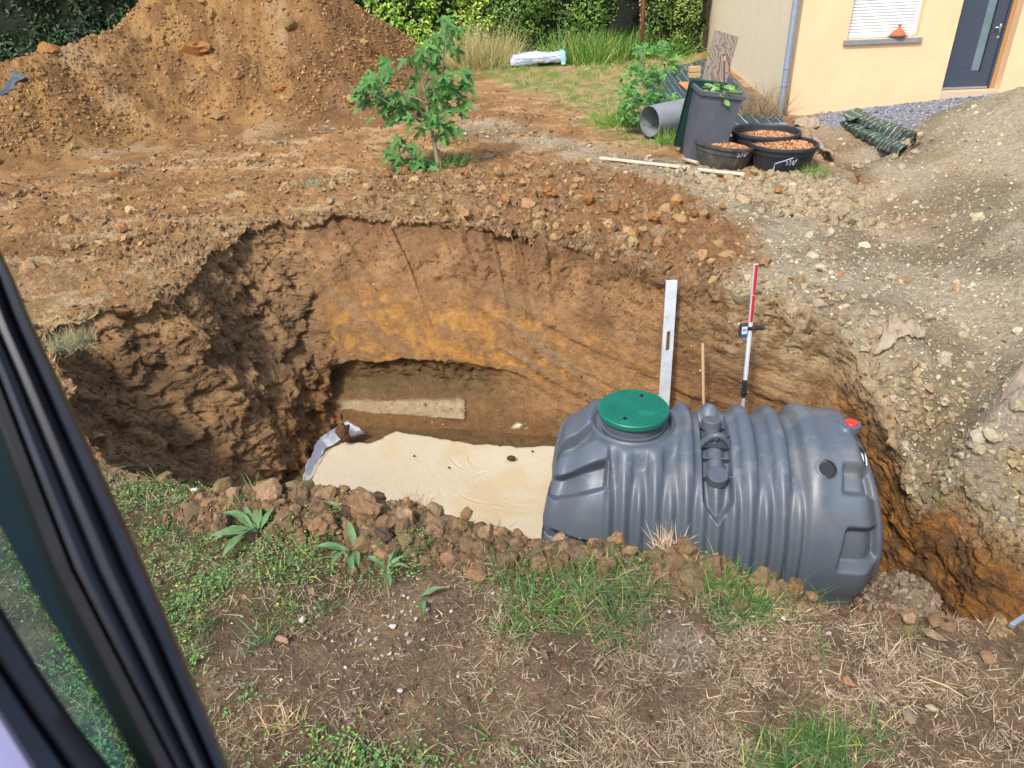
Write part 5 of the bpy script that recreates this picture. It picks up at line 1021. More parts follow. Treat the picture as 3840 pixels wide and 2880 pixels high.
mb = MB(); frus(mb, [(.278, -.333, .333, .925), (.305, -.362, .345, .935), (.31, -.367, .348, .985), (.30, -.357, .338, .992), (.268, -.324, .322, .992)]); mb.part('rim', m_bin, binn)
for x in (-.29, .29):
    pass
for i, y in enumerate((-.2, -.05)):
    mb = MB(); mb.box(bb0, BX, BY, BZ, -.283, -.262, y, y+.02, .80, .93); mb.part('rib', m_bin, binn)
mb = MB(); mb.tube([bb0+BX*-.29+BY*.40+BZ*1.0, bb0+BX*.27+BY*.40+BZ*1.0], .019, 10)
for x in (-.26, -.05, .2): mb.box(bb0, BX, BY, BZ, x-.012, x+.012, .32, .41, .975, 1.015, .003)
mb.part('handle_bar', m_bin, binn, True)
mb = MB(); mb.box(bb0, BX, BY*.94+BZ*.18-BX*.12, BZ*.985-BY*.1+BX*.0, -.30, .25, .38, .43, -.0+.02, .99, .01); 
for k in range(3): mb.box(bb0, BX, BY*.94+BZ*.18-BX*.12, BZ*.985-BY*.1, -.306+.0*k, -.299, .36-.0*k, .38, .1, .9)
mb.part('open_lid', m_binlid, binn)
for x in (-.22, .22): mb = MB(); mb.lathe(bb0+BX*x+BY*.27+BZ*.06, [(.001, -.02), (.1, -.02), (.1, .02), (.001, .02)], 24, BX); mb.part('wheel', m_black, binn)
m_chip = mat('wood_chips', attr=True, nscale=60, var=.2, rough=.9)
chipt = [(np.array([[-1, -.4, 0], [1, -.35, 0], [1.1, .35, .1], [-1, .4, .15], [0, 0, .35]]), np.array([[0, 1, 4], [1, 2, 4], [2, 3, 4], [3, 0, 4]]))]
def chips(name, ctr, ax, ay, az_, ra, rb_, n, mound, parent=None, label=None):
    a = rng.uniform(0, 6.28, n); q_ = np.sqrt(rng.random(n)); P = ctr+ax*(q_*np.cos(a)*ra)[:, None]+ay*(q_*np.sin(a)*rb_)[:, None]+az_*((1-q_**2)*mound+rng.random(n)*.02)[:, None]
    t = rng.random((n, 1)); cc = tint(c('dba878'), n, .15)*(1-t)+tint(c('b07a50'), n, .2)*t
    return joined(name, chipt, P, frames(np.tile(az_, (n, 1)), .5), rng.uniform(.008, .02, (n, 1))*np.ones((1, 3)), cc, m_chip, label, parent=parent)
def discpart(name, ctr, ax, ay, az_, ra, rb_, mound, m, parent, col='9a6a42'):
    V = [ctr+az_*mound]; n = 40
    for r_ in (.4, .75, 1.): V += [ctr+ax*(r_*ra*math.cos(k/n*6.2832))+ay*(r_*rb_*math.sin(k/n*6.2832))+az_*(mound*(1-r_**2)-.004) for k in range(n)]
    F = [(0, 1+k, 1+(k+1) % n) for k in range(n)]+[(1+i*n+k, 1+(i+1)*n+k, 1+(i+1)*n+(k+1) % n, 1+i*n+(k+1) % n) for i in range(2) for k in range(n)]
    return part(name, V, F, m, parent, np.tile(c(col), (len(V), 1)))
cfill = bb0+BZ*.84; mb = MB(); mb.box(cfill, BX, BY, BZ, -.26, .26, -.315, .315, -.03, .03, .01); mb.part('fill', mat('chip_bed', c('9a6a42'), rough=.95), binn)
chips('bin_wood_chips', cfill+BZ*.03, BX, BY, BZ, .25, .3, 500, .06, label='wood chips')
nL = 85; a = rng.uniform(0, 6.28, nL); q_ = np.sqrt(rng.random(nL)); Pq = cfill+BX*(.06+q_*np.cos(a)*.24)[:, None]+BY*(-.1+q_*np.sin(a)*.27)[:, None]+BZ*(.08+rng.random(nL)*.12)[:, None]
lvb = np.array([[0, 0, 0], [.5, .42, .1], [1.1, .4, .05], [1.7, 0, -.1], [1.1, -.4, .05], [.5, -.42, .1]])
joined('cut_leaves', [(lvb, np.array([[0, 1, 2, 3], [0, 3, 4, 5]]))], Pq, frames(np.tile(BZ, (nL, 1)), .45), rng.uniform(.05, .085, (nL, 1))*np.ones((1, 3)), greencol(nL, '8fb46a', '5f8f4a', .05), m_leaf, None)
# three tubs
m_tub = mat('black_tub', c('26282c'), c('303236'), nscale=9, rough=.5, bump=.15, bscale=70, dist=.003); m_tubd = mat('black_tub_dusty', c('2a2b2d'), c('5a544a'), nscale=5, rough=.7, bump=.15, bscale=70, dist=.003); m_chalk = mat('chalk_mark', c('c9d4d8'), rough=.9)
def tub(Xc, Yr, Wp, Yb, tiltd, label, m, fill=.05, txt=None, tdir=0., seed=0):
    """Yr rim-centre row, Wp rim width in the survey, Yb foot row"""
    foot = onground(Xc-4, Yb-8); y0 = foot[1]+.30; r = Wp*S/FPX*(y0*1.02)/2; rimc = ony(Xc, Yr, y0); h = rimc[2]-float(tps(np.array([rimc[0]]), np.array([y0]))[0])+.05
    az_ = np.array([math.sin(math.radians(tiltd)), -.03, math.cos(math.radians(tiltd))]); az_ /= np.linalg.norm(az_); ax = np.cross(Y_, az_); ax /= np.linalg.norm(ax); ay = np.cross(az_, ax); b0 = rimc-az_*h
    t = thing('tub', tuple(b0), label, 'tub', None)
    mb = MB(); mb.lathe(b0, [(r*.78, 0), (r*.80, .02), (r*.90, h*.66), (r*.935, h*.67), (r*.955, h*.9), (r*.955, h-.04), (r*.93, h-.03), (r*.90, h*.6), (.001, h*.58)], 72, az_, ax); o = mb.part('body', m, t); autosmooth(o, 35)
    mb = MB(); mb.lathe(b0, [(r*.955, h-.045), (r*1.0, h-.04), (r*1.01, h-.018), (r*1.0, h), (r*.955, h+.004), (r*.925, h-.01), (r*.925, h-.045)], 72, az_, ax, closed=True); o = mb.part('rim', m, t); autosmooth(o, 50)
    for k in range(22):
        a = k/22*6.2832+.1; e1 = ax*math.cos(a)+ay*math.sin(a); e2 = np.cross(az_, e1)
        mb = MB(); V = []; 
        for z, rr_ in ((.02, .80), (h*.64, .897)):
            for (u_, w_) in ((-.016, 0), (-.012, .007), (.012, .007), (.016, 0)): V.append(b0+az_*z+e1*(r*rr_+w_-.001)+e2*u_)
        mb.add(V, [(0, 1, 5, 4), (1, 2, 6, 5), (2, 3, 7, 6)]); mb.part('rib', m, t)
    discpart('chip_bed', b0+az_*(h-fill-.02), ax, ay, az_, r*.92, r*.92, .03, MATS['chip_bed'], t)
    chips('tub_wood_chips', b0+az_*(h-fill-.01)+ax*(.12*r if fill > .06 else 0)-ay*(.12*r if fill > .06 else 0), ax, ay, az_, r*(.74 if fill > .06 else .86), r*(.74 if fill > .06 else .86), 1500, .045, label='chips')
    if txt:
        o2 = [(-1.3, [(.45, 1), (-.1, 1), (-.2, .45), (.25, .5), (.4, .2), (.2, -.05), (-.2, 0)]), (-.35, [(.3, .75), (.05, .95), (-.15, .7), (.05, .5), (.3, .7), (.3, .3), (.05, -.1), (-.15, .05)]), (.6, [(.15, .8), (-.15, .5), (-.1, .1), (.15, 0), (.35, .35), (.15, .8)]), (1.35, [(-.25, -.1), (.1, .6), (.1, .9), (.2, .6), (.45, 1.05)])]
        for x0, st2 in o2:
            pts = []
            for x, y in st2:
                aa = tdir+(x0+x)*txt/r; zz_ = h*.80+(y-.5)*txt*1.3 if txt > .05 else h*.5+(y-.5)*txt*1.6
                rr2 = r*(.945+.02*(zz_/h-.67)) if zz_ > h*.67 else r*(.80+.10*zz_/(h*.66))+.004
                e1 = ax*math.sin(aa)-ay*math.cos(aa); pts.append(b0+az_*zz_+e1*(rr2+.004))
            mb = MB(); mb.tube(pts, .0034, 5); mb.part('number_mark', m_chalk, t)
    return t
tub(1655, 281, 138, 352, 1.5, 'rearmost of three black tubs, with bark chips only on one side', m_tub, .085, None, seed=1)
tub(1568, 306, 126, 371, 7, 'dusty black tub tilted to the right, number written near its rim', m_tubd, .07, .058, .35)
tb = tub(1693, 307, 138, 376, 1, 'clean black tub at the front right, filled level with orange bark chips', m_tub, .045, .046, -.05)
mb = MB(); q_ = ony(1672, 362, np.array(tb.location)[1]-.43); mb.tube([q_, q_+np.array([.0, -.01, .05]), q_+np.array([.23, -.03, .12])], .006, 5); mb.tube([q_+np.array([0, 0, -.04]), q_], .007, 5); mb.solo('wire_hook', mat('blue_wire', c('9fb4d4'), rough=.4), tuple(q_), 'bent pale wire lying against the front right tub', 'wire')
# large grey pipe
m_pipe = mat('grey_pvc', c('7c8084'), c('868a8e'), nscale=4, rough=.45); bearing = math.atan2(2.95, 12.); aa = bearing+math.radians(46); pd_ = np.array([math.sin(aa), math.cos(aa), .03]); pd_ /= np.linalg.norm(pd_)
pc0 = ony(1403, 262, 12.0); mb = MB(); mb.lathe(pc0, [(.235, 0), (.245, 0.001), (.245, 1.25), (.235, 1.25)], 64, pd_, closed=True); o = mb.solo('grey_pipe', m_pipe, tuple(pc0-Z_*.245), 'large-diameter grey plastic pipe section lying open end to the viewer, left of the bin', 'pipe'); autosmooth(o, 40)
# pale strips and conduit on the ground
def bar(name, X0, Y0, X1, Y1, w_, h_, m, label, cat, dz=.02):
    a, b = onground(X0, Y0, dz), onground(X1, Y1, dz); d = b-a; L = np.linalg.norm(d); d /= L; s_ = np.cross(Z_, d); s_ /= np.linalg.norm(s_); u_ = np.cross(d, s_)
    mb = MB(); mb.box(a, d, s_, u_, 0, L, -w_/2, w_/2, 0, h_, .002); return mb.solo(name, m, tuple(a), label, cat)
m_strip = mat('dirty_white_pvc', c('cfc6b4'), c('beb299'), nscale=8, rough=.7)
bar('white_strip', 1296, 343, 1482, 364, .05, .03, m_strip, 'long white plastic strip lying on the soil left of the tubs', 'strip', .03)
bar('white_strip', 1506, 368, 1608, 379, .05, .03, m_strip, 'short white plastic strip at the foot of the dusty tilted tub', 'strip', .03)
a, b = onground(1474, 343, .04), onground(1508, 352, .05); mb = MB(); mb.lathe(a, [(.017, 0), (.024, 0), (.024, np.linalg.norm(b-a)), (.017, np.linalg.norm(b-a))], 16, b-a, closed=True); mb.solo('pink_conduit', mat('pinkish_pvc', c('b99c8a'), rough=.7), tuple(a), 'short pinkish pipe piece between the bin and the dusty tub', 'pipe', smooth=True)
bar('grey_rod', 2182, 1356, 2240, 1318, .02, .02, m_steel, 'grey metal rod end at the right picture border on the pit rim', 'rod', .05)
m_osb = mat('orange_board', c('c88d5c'), c('b87b4c'), nscale=25, rough=.8)
V = [onground(X, Y, .12) for X, Y in [(1466, 177), (1509, 176), (1545, 196), (1498, 206)]]; V2 = [q_-Z_*.03 for q_ in V]; solo('orange_board', V+V2, [(0, 1, 2, 3), (7, 6, 5, 4), (0, 4, 5, 1), (1, 5, 6, 2), (2, 6, 7, 3), (3, 7, 4, 0)], m_osb, tuple(V[0]), 'flat orange wooden board lying on the ground fabric left of the plywood', 'board')
for i, (X, Y, z_, l) in enumerate([(1500, 166, 0, 'lower wooden block of the small stack left of the plywood'), (1499, 159, .13, 'upper wooden block of the small stack left of the plywood')]):
    q_ = onground(1500, 168, .02)+Z_*z_; mb = MB(); mb.box(q_, X_, Y_, Z_, -.15, .12, -.1, .1, 0, .12, .01); mb.solo('wood_block', m_wood, tuple(q_), l, 'wood block')
# wrapped pack on the lawn
q_ = onground(1162, 141); d_ = np.linalg.norm(q_-CAM); Lp = 108*S/FPX*d_
pk = thing('wrapped_pack', tuple(q_), 'long white plastic-wrapped pack lying on the grass before the hedge', 'pack')
nu, nv_ = 80, 24; V = []
for i in range(nu):
    f = i/(nu-1); ww = .30*(1-.1*math.cos(f*9)); hh = .30*(.9+.12*math.sin(f*5))*min(1, 8*f+.6)*min(1, 8*(1-f)+.6)
    for k in range(nv_):
        a = k/nv_*2*math.pi; cx_ = math.copysign(abs(math.cos(a))**.5, math.cos(a)); sz_ = math.copysign(abs(math.sin(a))**.5, math.sin(a)); V.append(q_+X_*(-Lp/2+Lp*f)+Y_*(ww*cx_)+Z_*(hh*(.5+.5*sz_)+.02*f*4))
V = np.array(V); V += np.stack([0*V[:, 0], fbm(V, 5, 3)*.04, fbm(V+9, 4, 3)*.05], 1)
part('wrapping', V, [gridfaces(nu, nv_, True), np.array([list(range(nv_)), list(range((nu-1)*nv_, nu*nv_))])], mat('white_film', c('d5d9e4'), c('b9bfd6'), nscale=2.2, rough=.35), pk, smooth=True)
mb = MB(); mb.box(q_+X_*(Lp*.44), X_, Y_, Z_, -.05, .07, -.335, .335, .0, .34, .02); mb.part('end_band', mat('pale_blue_film', c('9fd0e0'), rough=.4), pk)
mb = MB(); mb.tube([q_+X_*(-Lp*.45)-Y_*.36+Z_*.22, q_-Y_*.37+Z_*.2, q_+X_*(Lp*.4)-Y_*.36+Z_*.25], .012, 5); mb.part('tape', mat('purple_tape', c('8e8cb0'), rough=.5), pk)
# ================================================================== FIG TREES
def figleaf(lobes=5, seed=0):
    r_ = np.random.default_rng(seed); angs = np.radians([-118, -58, 0, 58, 118]); lens = np.array([.42, .72, 1., .72, .42])*r_.uniform(.9, 1.1, 5)
    pts = []; pts.append((0, -.02))
    for i in range(5):
        a = angs[i]; 
        if i: am = (angs[i]+angs[i-1])/2; pts.append((math.sin(am)*.30, math.cos(am)*.30+.05))
        for da, l in ((-.26, .62), (-.17, .88), (0, 1.), (.17, .88), (.26, .62)): pts.append((math.sin(a+da)*lens[i]*l, math.cos(a+da)*lens[i]*l+.05))
    P = np.array(pts); d = np.hypot(P[:, 0], P[:, 1]); z = .25*np.abs(P[:, 0])-.28*d**2
    V = np.concatenate([[[0, .12, .0]], np.stack([P[:, 0], P[:, 1], z], 1)]); n = len(P); F = np.array([[0, 1+(k+1) % n, 1+k] for k in range(n)]); return V, F
FL_ = [figleaf(seed=i) for i in range(4)]
m_fig = mat('fig_leaf', c('3f6a30'), c('628f47'), nscale=9, rough=.55, spec=.3, translucent=.22); m_bark = mat('fig_bark', c('9b917f'), c('857a68'), nscale=30, stretch=(1, 1, 3), rough=.9); m_stem = mat('green_stem', c('8f8a50'), rough=.7)
leafmesh = [mesh('fig_leaf', V, F, m_fig, smooth=True) for V, F in FL_]
def f5(x, y): return (748.8+x*.2293, 23+y*.2293)
FY = 10.75; fb = onground(943, 366)
fig = thing('fig_tree', tuple(fb), 'young fig tree with large lobed leaves standing alone on the clay behind the pit', 'tree')
def br(L_, r0, r1, name='branch', dy0=0., dy1=0., m=m_bark, parent=fig, fy=None):
    pts = [ony(*f5(*q_), (fy or FY)+dy0+(dy1-dy0)*i/(len(L_)-1)) for i, q_ in enumerate(L_)]; mb = MB(); mb.tube(pts, list(np.linspace(r0, r1, len(pts))), 8); return mb.part(name, m, parent, True)
trunk = br([(872, 1525), (860, 1420), (832, 1290), (812, 1180), (798, 1080), (780, 960)], .034, .022, 'trunk')
br([(790, 1060), (760, 920), (735, 760), (705, 640), (715, 520), (690, 380)], .018, .006, dy1=.12); br([(800, 1000), (825, 800), (860, 680), (900, 600), (915, 450), (920, 280), (912, 120)], .017, .005, dy1=-.1)
br([(790, 1060), (700, 1030), (620, 990), (540, 930), (440, 900), (330, 830), (200, 745)], .016, .005, dy1=-.25); br([(770, 880), (650, 820), (560, 800), (430, 720), (360, 600)], .012, .004, dy1=.2); br([(800, 1070), (880, 960), (980, 880), (1060, 800)], .014, .005, dy1=-.2); br([(840, 1120), (900, 1000), (1000, 940)], .012, .005, dy1=.25)
br([(862, 1480), (800, 1500), (700, 1470), (620, 1380), (540, 1290), (480, 1225)], .012, .004, dy1=-.15); br([(862, 1500), (780, 1520), (640, 1560), (560, 1570)], .010, .004, dy1=-.3)
clusters0 = [(910, 90, 60, 4), (960, 170, 70, 4), (1020, 190, 70, 3), (850, 260, 70, 3), (830, 350, 60, 3), (1000, 310, 80, 3), (700, 370, 80, 4), (600, 470, 70, 3), (720, 450, 90, 3), (790, 520, 60, 3), (660, 660, 60, 2), (770, 640, 40, 1), (370, 540, 60, 3), (330, 620, 70, 3), (430, 620, 50, 1), (230, 640, 60, 3), (150, 740, 80, 5), (120, 800, 50, 2), (250, 720, 70, 3), (330, 830, 110, 5), (230, 900, 70, 3), (400, 930, 90, 4), (440, 1040, 40, 2), (480, 860, 90, 4), (560, 880, 80, 3), (620, 900, 70, 3), (640, 990, 60, 3), (520, 960, 60, 3), (500, 760, 50, 2), (600, 760, 50, 2), (960, 600, 90, 5), (1050, 570, 90, 4), (1090, 670, 70, 4), (880, 700, 80, 3), (800, 800, 90, 5), (900, 820, 80, 5), (1000, 750, 80, 4), (1080, 880, 90, 6), (980, 960, 100, 6), (800, 950, 90, 5), (880, 1040, 90, 5), (780, 1060, 60, 3), (980, 1120, 60, 3), (870, 1170, 60, 2), (500, 1230, 50, 3), (430, 1310, 60, 4), (590, 1310, 80, 4), (450, 1400, 50, 3), (560, 1470, 60, 4), (700, 1400, 80, 5), (780, 1470, 70, 5), (560, 1560, 50, 3), (710, 1520, 60, 4), (800, 1560, 60, 3)]
clusters = clusters0
for (x, y, r_, n) in clusters:
    for _ in range(n+(1 if n < 6 and y < 1180 else 0)):
        X, Yq = f5(x+rng.normal()*r_*.5, y+rng.normal()*r_*.5); dy_ = rng.normal()*.16; p = ony(X, Yq, FY+dy_)
        if p[2] < fb[2]+.03: p[2] = fb[2]+.05
        o = bpy.data.objects.new('leaf', leafmesh[rng.integers(4)]); COL.objects.link(o); o.parent = fig; o.location = tuple(p-np.array(fig.location))
        out = np.array([(x-840)/500+rng.normal()*.5, -.45+rng.normal()*.5, -.35+rng.normal()*.35]); out /= np.linalg.norm(out); nrm = np.array([rng.normal()*.4, -.75+rng.normal()*.3, .75+rng.normal()*.3]); nrm -= out*nrm.dot(out); nrm /= np.linalg.norm(nrm); sx_ = np.cross(out, nrm)
        s_ = rng.uniform(.13, .21)*(.85 if y < 300 else 1.); M = Matrix([[sx_[i]*s_, out[i]*s_, nrm[i]*s_] for i in range(3)]).to_4x4(); M.translation = o.location; o.matrix_basis = M
# wilted greenery round the fig foot
tuft('grass_tuft', 975, 355, .3, 420, .08, .25, .02, greencol(420, '7f9a55', '4f6a3a', .3), m_leaf, 'dull green weeds piled round the foot of the fig trunk', 'weeds', 1.2)
# second fig, fuller bush near the pipe
def leafbush(name, label, cat, parts, groups, smin, smax, base_, stems, ca='6f9f4a', cb_='44773a', yel=.04, tm=None, m=None, group=None, leafy=None):
    t = thing(name, tuple(base_), label, cat, group)
    for nm, P, r_ in stems:
        mb = MB(); mb.tube(P, list(np.linspace(r_, r_*.35, len(P))), 7); mb.part(nm, m_bark, t, True)
    for nm, P, n, cc in groups:
        k = len(P); out = rng.normal(size=(k, 3)); nrm = rng.normal(size=(k, 3))*.5+np.array([0, -.5, .8]); nrm /= np.linalg.norm(nrm, axis=1)[:, None]; tt_ = out-nrm*(out*nrm).sum(1)[:, None]; tt_ /= np.linalg.norm(tt_, axis=1)[:, None]
        joined(nm, tm or FL_, P, (np.cross(tt_, nrm), tt_, nrm), rng.uniform(smin, smax, (k, 1))*np.ones((1, 3)), cc, m or m_leaf, None, parent=t)
    return t
b2 = onground(1400, 285); by2 = b2[1]; pts = []
for (X, Y, sx_, sy_, n) in [(1385, 110, 14, 12, 26), (1430, 110, 20, 14, 34), (1450, 140, 14, 16, 26), (1375, 150, 22, 16, 46), (1410, 165, 28, 22, 80), (1355, 190, 20, 20, 60), (1400, 215, 34, 20, 110), (1350, 235, 14, 14, 40), (1440, 215, 26, 12, 40), (1465, 235, 16, 8, 24), (1375, 255, 22, 10, 50), (1400, 270, 16, 6, 20)]:
    for _ in range(n): pts.append(ony(X+rng.normal()*sx_*.6, Y+rng.normal()*sy_*.6, by2+.1+rng.normal()*.3))
pts = np.array(pts); pts[:, 2] = np.maximum(pts[:, 2], b2[2]+.05)
leafbush('fig_bush', 'bushy fig shrub growing between the lawn and the grey pipe', 'shrub', None, [('foliage', pts, 0, greencol(len(pts), '6f9f4a', '447a3a', .04))], .07, .12, b2, [('stem', [b2, ony(1395, 220, by2), ony(1385, 110, by2)], .025), ('stem', [b2, ony(1415, 230, by2+.2), ony(1432, 110, by2+.2)], .022), ('stem', [b2, ony(1430, 250, by2-.1), ony(1466, 235, by2-.2)], .018), ('stem', [b2, ony(1370, 240, by2), ony(1352, 190, by2-.1)], .018)])
# ================================================================== HEDGE AND WHAT STANDS BEHIND
ovt = [(np.array([[0, 0, 0], [.5, .38, .1], [1.25, .32, .1], [1.8, 0, 0], [1.25, -.32, .1], [.5, -.38, .1]]), np.array([[0, 1, 2, 3], [0, 3, 4, 5]]))]
scl_t = [(np.array([[-.16, 0, 0], [.16, 0, 0], [.28, .8, .05], [0, 1.5, 0], [-.28, .8, .05]]), np.array([[0, 1, 2, 3], [0, 3, 4, 0]]))]
m_hleaf = mat('hedge_leaf', attr=True, nscale=2, var=.1, rough=.5, translucent=.25)
m_shade_back = mat('hedge_shade_backing', c('27301a'), c('191f12'), nscale=3, rough=1., bump=1., bscale=8, dist=.2)  # near-black green paints the shade inside the hedge onto its backing
def hedge(name, label, cat, X0, X1, y0, depth, top, n, smin, smax, cols_, tm, seed, trunks=3, clumps=1.1, hole=.0, bx0=None):
    zg = float(tps(np.array([(X0+X1)/2/2212*10]), np.array([min(y0, 22)]))[0]); xa, xb = ony(X0, 100, y0)[0], ony(X1, 100, y0)[0]
    t = thing(name, ((xa+xb)/2, y0+depth/2, zg), label, cat)
    # added backing mesh against see-through, dark colour stands for the shaded interior
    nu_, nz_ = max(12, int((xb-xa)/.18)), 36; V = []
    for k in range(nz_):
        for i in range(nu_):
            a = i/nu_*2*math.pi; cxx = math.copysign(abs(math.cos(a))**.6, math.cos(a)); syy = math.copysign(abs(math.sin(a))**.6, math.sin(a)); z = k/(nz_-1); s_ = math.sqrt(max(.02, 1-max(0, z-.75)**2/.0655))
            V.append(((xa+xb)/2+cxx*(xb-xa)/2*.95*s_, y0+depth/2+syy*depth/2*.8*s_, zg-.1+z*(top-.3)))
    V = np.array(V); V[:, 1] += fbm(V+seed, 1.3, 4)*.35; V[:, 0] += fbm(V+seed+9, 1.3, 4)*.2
    part('shade_backing', V, [gridfaces(nz_, nu_, True), np.array([list(range((nz_-1)*nu_, nz_*nu_))])], m_shade_back, t, smooth=True)
    k = int(n); x = rng.uniform(xa, xb, k); z = zg+rng.random(k)**.9*top; z = np.where(rng.random(k) < .75, zg+rng.random(k)*3.3, z)
    e = np.sqrt(np.clip(1-np.abs((x-(xa+xb)/2)/((xb-xa)/2))**3, 0, 1)); q3 = np.stack([x, z, 0*x], 1); cl_ = fbm(q3+seed, clumps, 3); y = y0+depth/2-depth/2*e*.95-cl_*.42+rng.exponential(.10, k)-.08
    keep = (cl_+rng.normal(size=k)*.25 > -.38+hole) & (z < zg+top-.0); P = np.stack([x, y, z], 1)[keep]; kk_ = len(P); cl_ = cl_[keep]
    pick = (fbm(P+seed+3, .9, 2)+rng.normal(size=kk_)*.35); ncol = len(cols_); ci = np.clip(((pick+.9)/1.8*ncol).astype(int), 0, ncol-1); C_ = np.array([c(h_) for h_ in cols_])[ci]*(1+rng.normal(size=(kk_, 1))*.16)
    nrm = rng.normal(size=(kk_, 3))*.55+np.array([0, -.6, .6]); nrm /= np.linalg.norm(nrm, axis=1)[:, None]; out = rng.normal(size=(kk_, 3))+np.array([0, -.3, .15]); tt_ = out-nrm*(out*nrm).sum(1)[:, None]; tt_ /= np.linalg.norm(tt_, axis=1)[:, None]
    joined('foliage', tm, P, (tt_, np.cross(nrm, tt_), nrm), rng.uniform(smin, smax, (kk_, 1))*np.ones((1, 3)), np.clip(C_, .004, 1), m_hleaf, None, parent=t)
    for i in range(trunks):
        x_ = xa+(xb-xa)*(i+.5)/trunks; mb = MB(); mb.tube([(x_, y0+depth*.45, zg-.1), (x_+.1, y0+depth*.4, zg+1.2), (x_-.05, y0+depth*.5, zg+2.8)], [.07, .055, .03], 7); mb.part('trunk', m_bark, t, True)
    return t
hedge('conifer_hedge', 'dark green conifer hedge behind the left side of the spoil heap', 'hedge', -160, 345, 24.5, 1.6, 4.6, 12000, .08, .15, ['22351c', '2f4826', '3c5a2e', '1d2c18'], scl_t, 3, 5)
hedge('olive_shrub', 'dark narrow-leaved shrub rising just right of the spoil heap top', 'shrub', 650, 815, 23.6, 1.8, 4.2, 5500, .045, .075, ['2f4426', '45602f', '3a5230', '56703a'], ovt, 8, 3)
hedge('ash_shrub', 'yellow-green leafy shrub behind the fig tree', 'shrub', 790, 1075, 23.0, 2.0, 4.2, 8500, .055, .095, ['5c8a34', '8fb842', 'b3cf52', '6b9a3c', 'c9cb66'], ovt, 14, 3, 1.0, .0)
hedge('privet_bush', 'broad mid-green small-leaved bush behind the white wrapped pack', 'bush', 1050, 1400, 22.8, 2.4, 4.8, 12000, .04, .07, ['4c6e2c', '6a8a38', '84a246', '587a34', '3a5626'], ovt, 21, 4, .9)
hedge('loose_bush', 'loose bush with gaps beside the house corner, right of the rusty post', 'bush', 1392, 1530, 21.8, 1.4, 3.9, 4200, .035, .065, ['5a7c34', '7a9a44', '9aac56', '48662e'], ovt, 27, 3, 1.2, .25)
mb = MB(); a, b = ony(1385, 110, 21.4), ony(1392, -20, 21.4); mb.tube([a-Z_*.5, b, b+Z_*.4], .05, 8); mb.solo('rusty_post', m_rust, tuple(a-Z_*.5), 'thin rusty brown post rising out of the hedge left of the house', 'post', smooth=True)
mb = MB(); q_ = ony(1250, 50, 27.5); mb.box((q_[0], 27.5, .3), X_, Y_, Z_, -8, 9, 0, .4, 0, 4.6); mb.solo('neighbour_wall', mat('pink_render', c('c9a68e'), c('bf9a82'), nscale=2, rough=.95, bump=.2, bscale=20), (q_[0], 27.5, .3), 'pinkish wall of a building showing through gaps behind the hedge', 'wall')
q_ = ony(905, 118, 20.5); V, F = ico(3, .15, 400); V = V*np.array([.75, .5, .25])+onground(925, 118)+np.array([0, 0, .12]); solo('sand_pile', V, F, m_sand, tuple(onground(925, 118)), 'small pinkish sand pile behind the fig tree left of the tall dry grass', 'sand pile', None, None, np.tile(c('b89478'), (len(V), 1)), True)
# ================================================================== DOCK PLANTS
dk = [(np.array([[0, 0, 0], [.35, .10, .09], [.75, .19, .19], [1.15, .17, .14], [1.5, .09, .0], [1.8, 0, -.16], [1.5, -.10, .04], [1.15, -.16, .20], [.75, -.20, .14], [.35, -.09, .11], [.6, 0, .10], [1.15, 0, .08]]), np.array([[0, 1, 10], [1, 2, 10], [2, 3, 11], [2, 11, 10], [3, 4, 11], [4, 5, 11], [5, 6, 11], [6, 7, 11], [7, 8, 11], [8, 10, 11], [8, 9, 10], [9, 0, 10]]))]
m_dock = mat('dock_leaf', c('5a7a4a'), c('769260'), nscale=12, rough=.6, spec=.25, translucent=.15); dockm = mesh('dock_leaf', dk[0][0], dk[0][1], m_dock, smooth=True)
for X, Y, n, s_, l in [(560, 1150, 14, .12, 'broad-leaved dock plant with long grey-green leaves among clover left of the round clod'), (760, 1195, 9, .10, 'dock plant with drooping broad leaves below the small dark clod'), (835, 1240, 6, .08, 'small grey-green broad-leaved plant in the turf below the dock'), (905, 1300, 2, .09, 'single long dark leaf lying on the turf'), (740, 1110, 2, .09, 'pale dock leaf poking out among the clods')]:
    g_ = onground(X, Y, .02); t = thing('dock_plant', tuple(g_), l, 'weed')
    for i in range(n):
        a = (X*.7) % 6.28+rng.normal()*1.2; el = rng.uniform(-.1, .5); out = np.array([math.cos(a)*math.cos(el), math.sin(a)*math.cos(el), math.sin(el)]); nrm = Z_-out*out[2]+rng.normal(size=3)*.15; nrm -= out*nrm.dot(out); nrm /= np.linalg.norm(nrm); sd2 = np.cross(nrm, out); k_ = s_*rng.uniform(.6, 1.05)
        o = bpy.data.objects.new('leaf', dockm); COL.objects.link(o); o.parent = t; M = Matrix([[out[j]*k_, sd2[j]*k_, nrm[j]*k_] for j in range(3)]).to_4x4(); M.translation = Vector(tuple(rng.normal(size=3)*.01+np.array([0, 0, .02]))); o.matrix_basis = M
# splinter hanging at the lip
a, b = CAM+ray(1752, 660)*(np.linalg.norm(onground(1752, 660)-CAM)-.05), CAM+ray(1738, 706)*(np.linalg.norm(onwall(1738, 706)-CAM)-.08)
mb = MB(); mb.tube([a, a*.5+b*.5+np.array([.01, 0, 0]), b], [.012, .018, .004], 6); mb.solo('wood_splinter', m_wood, tuple(a), 'pale wood splinter hanging from the pit lip right of the measuring staff', 'splinter')
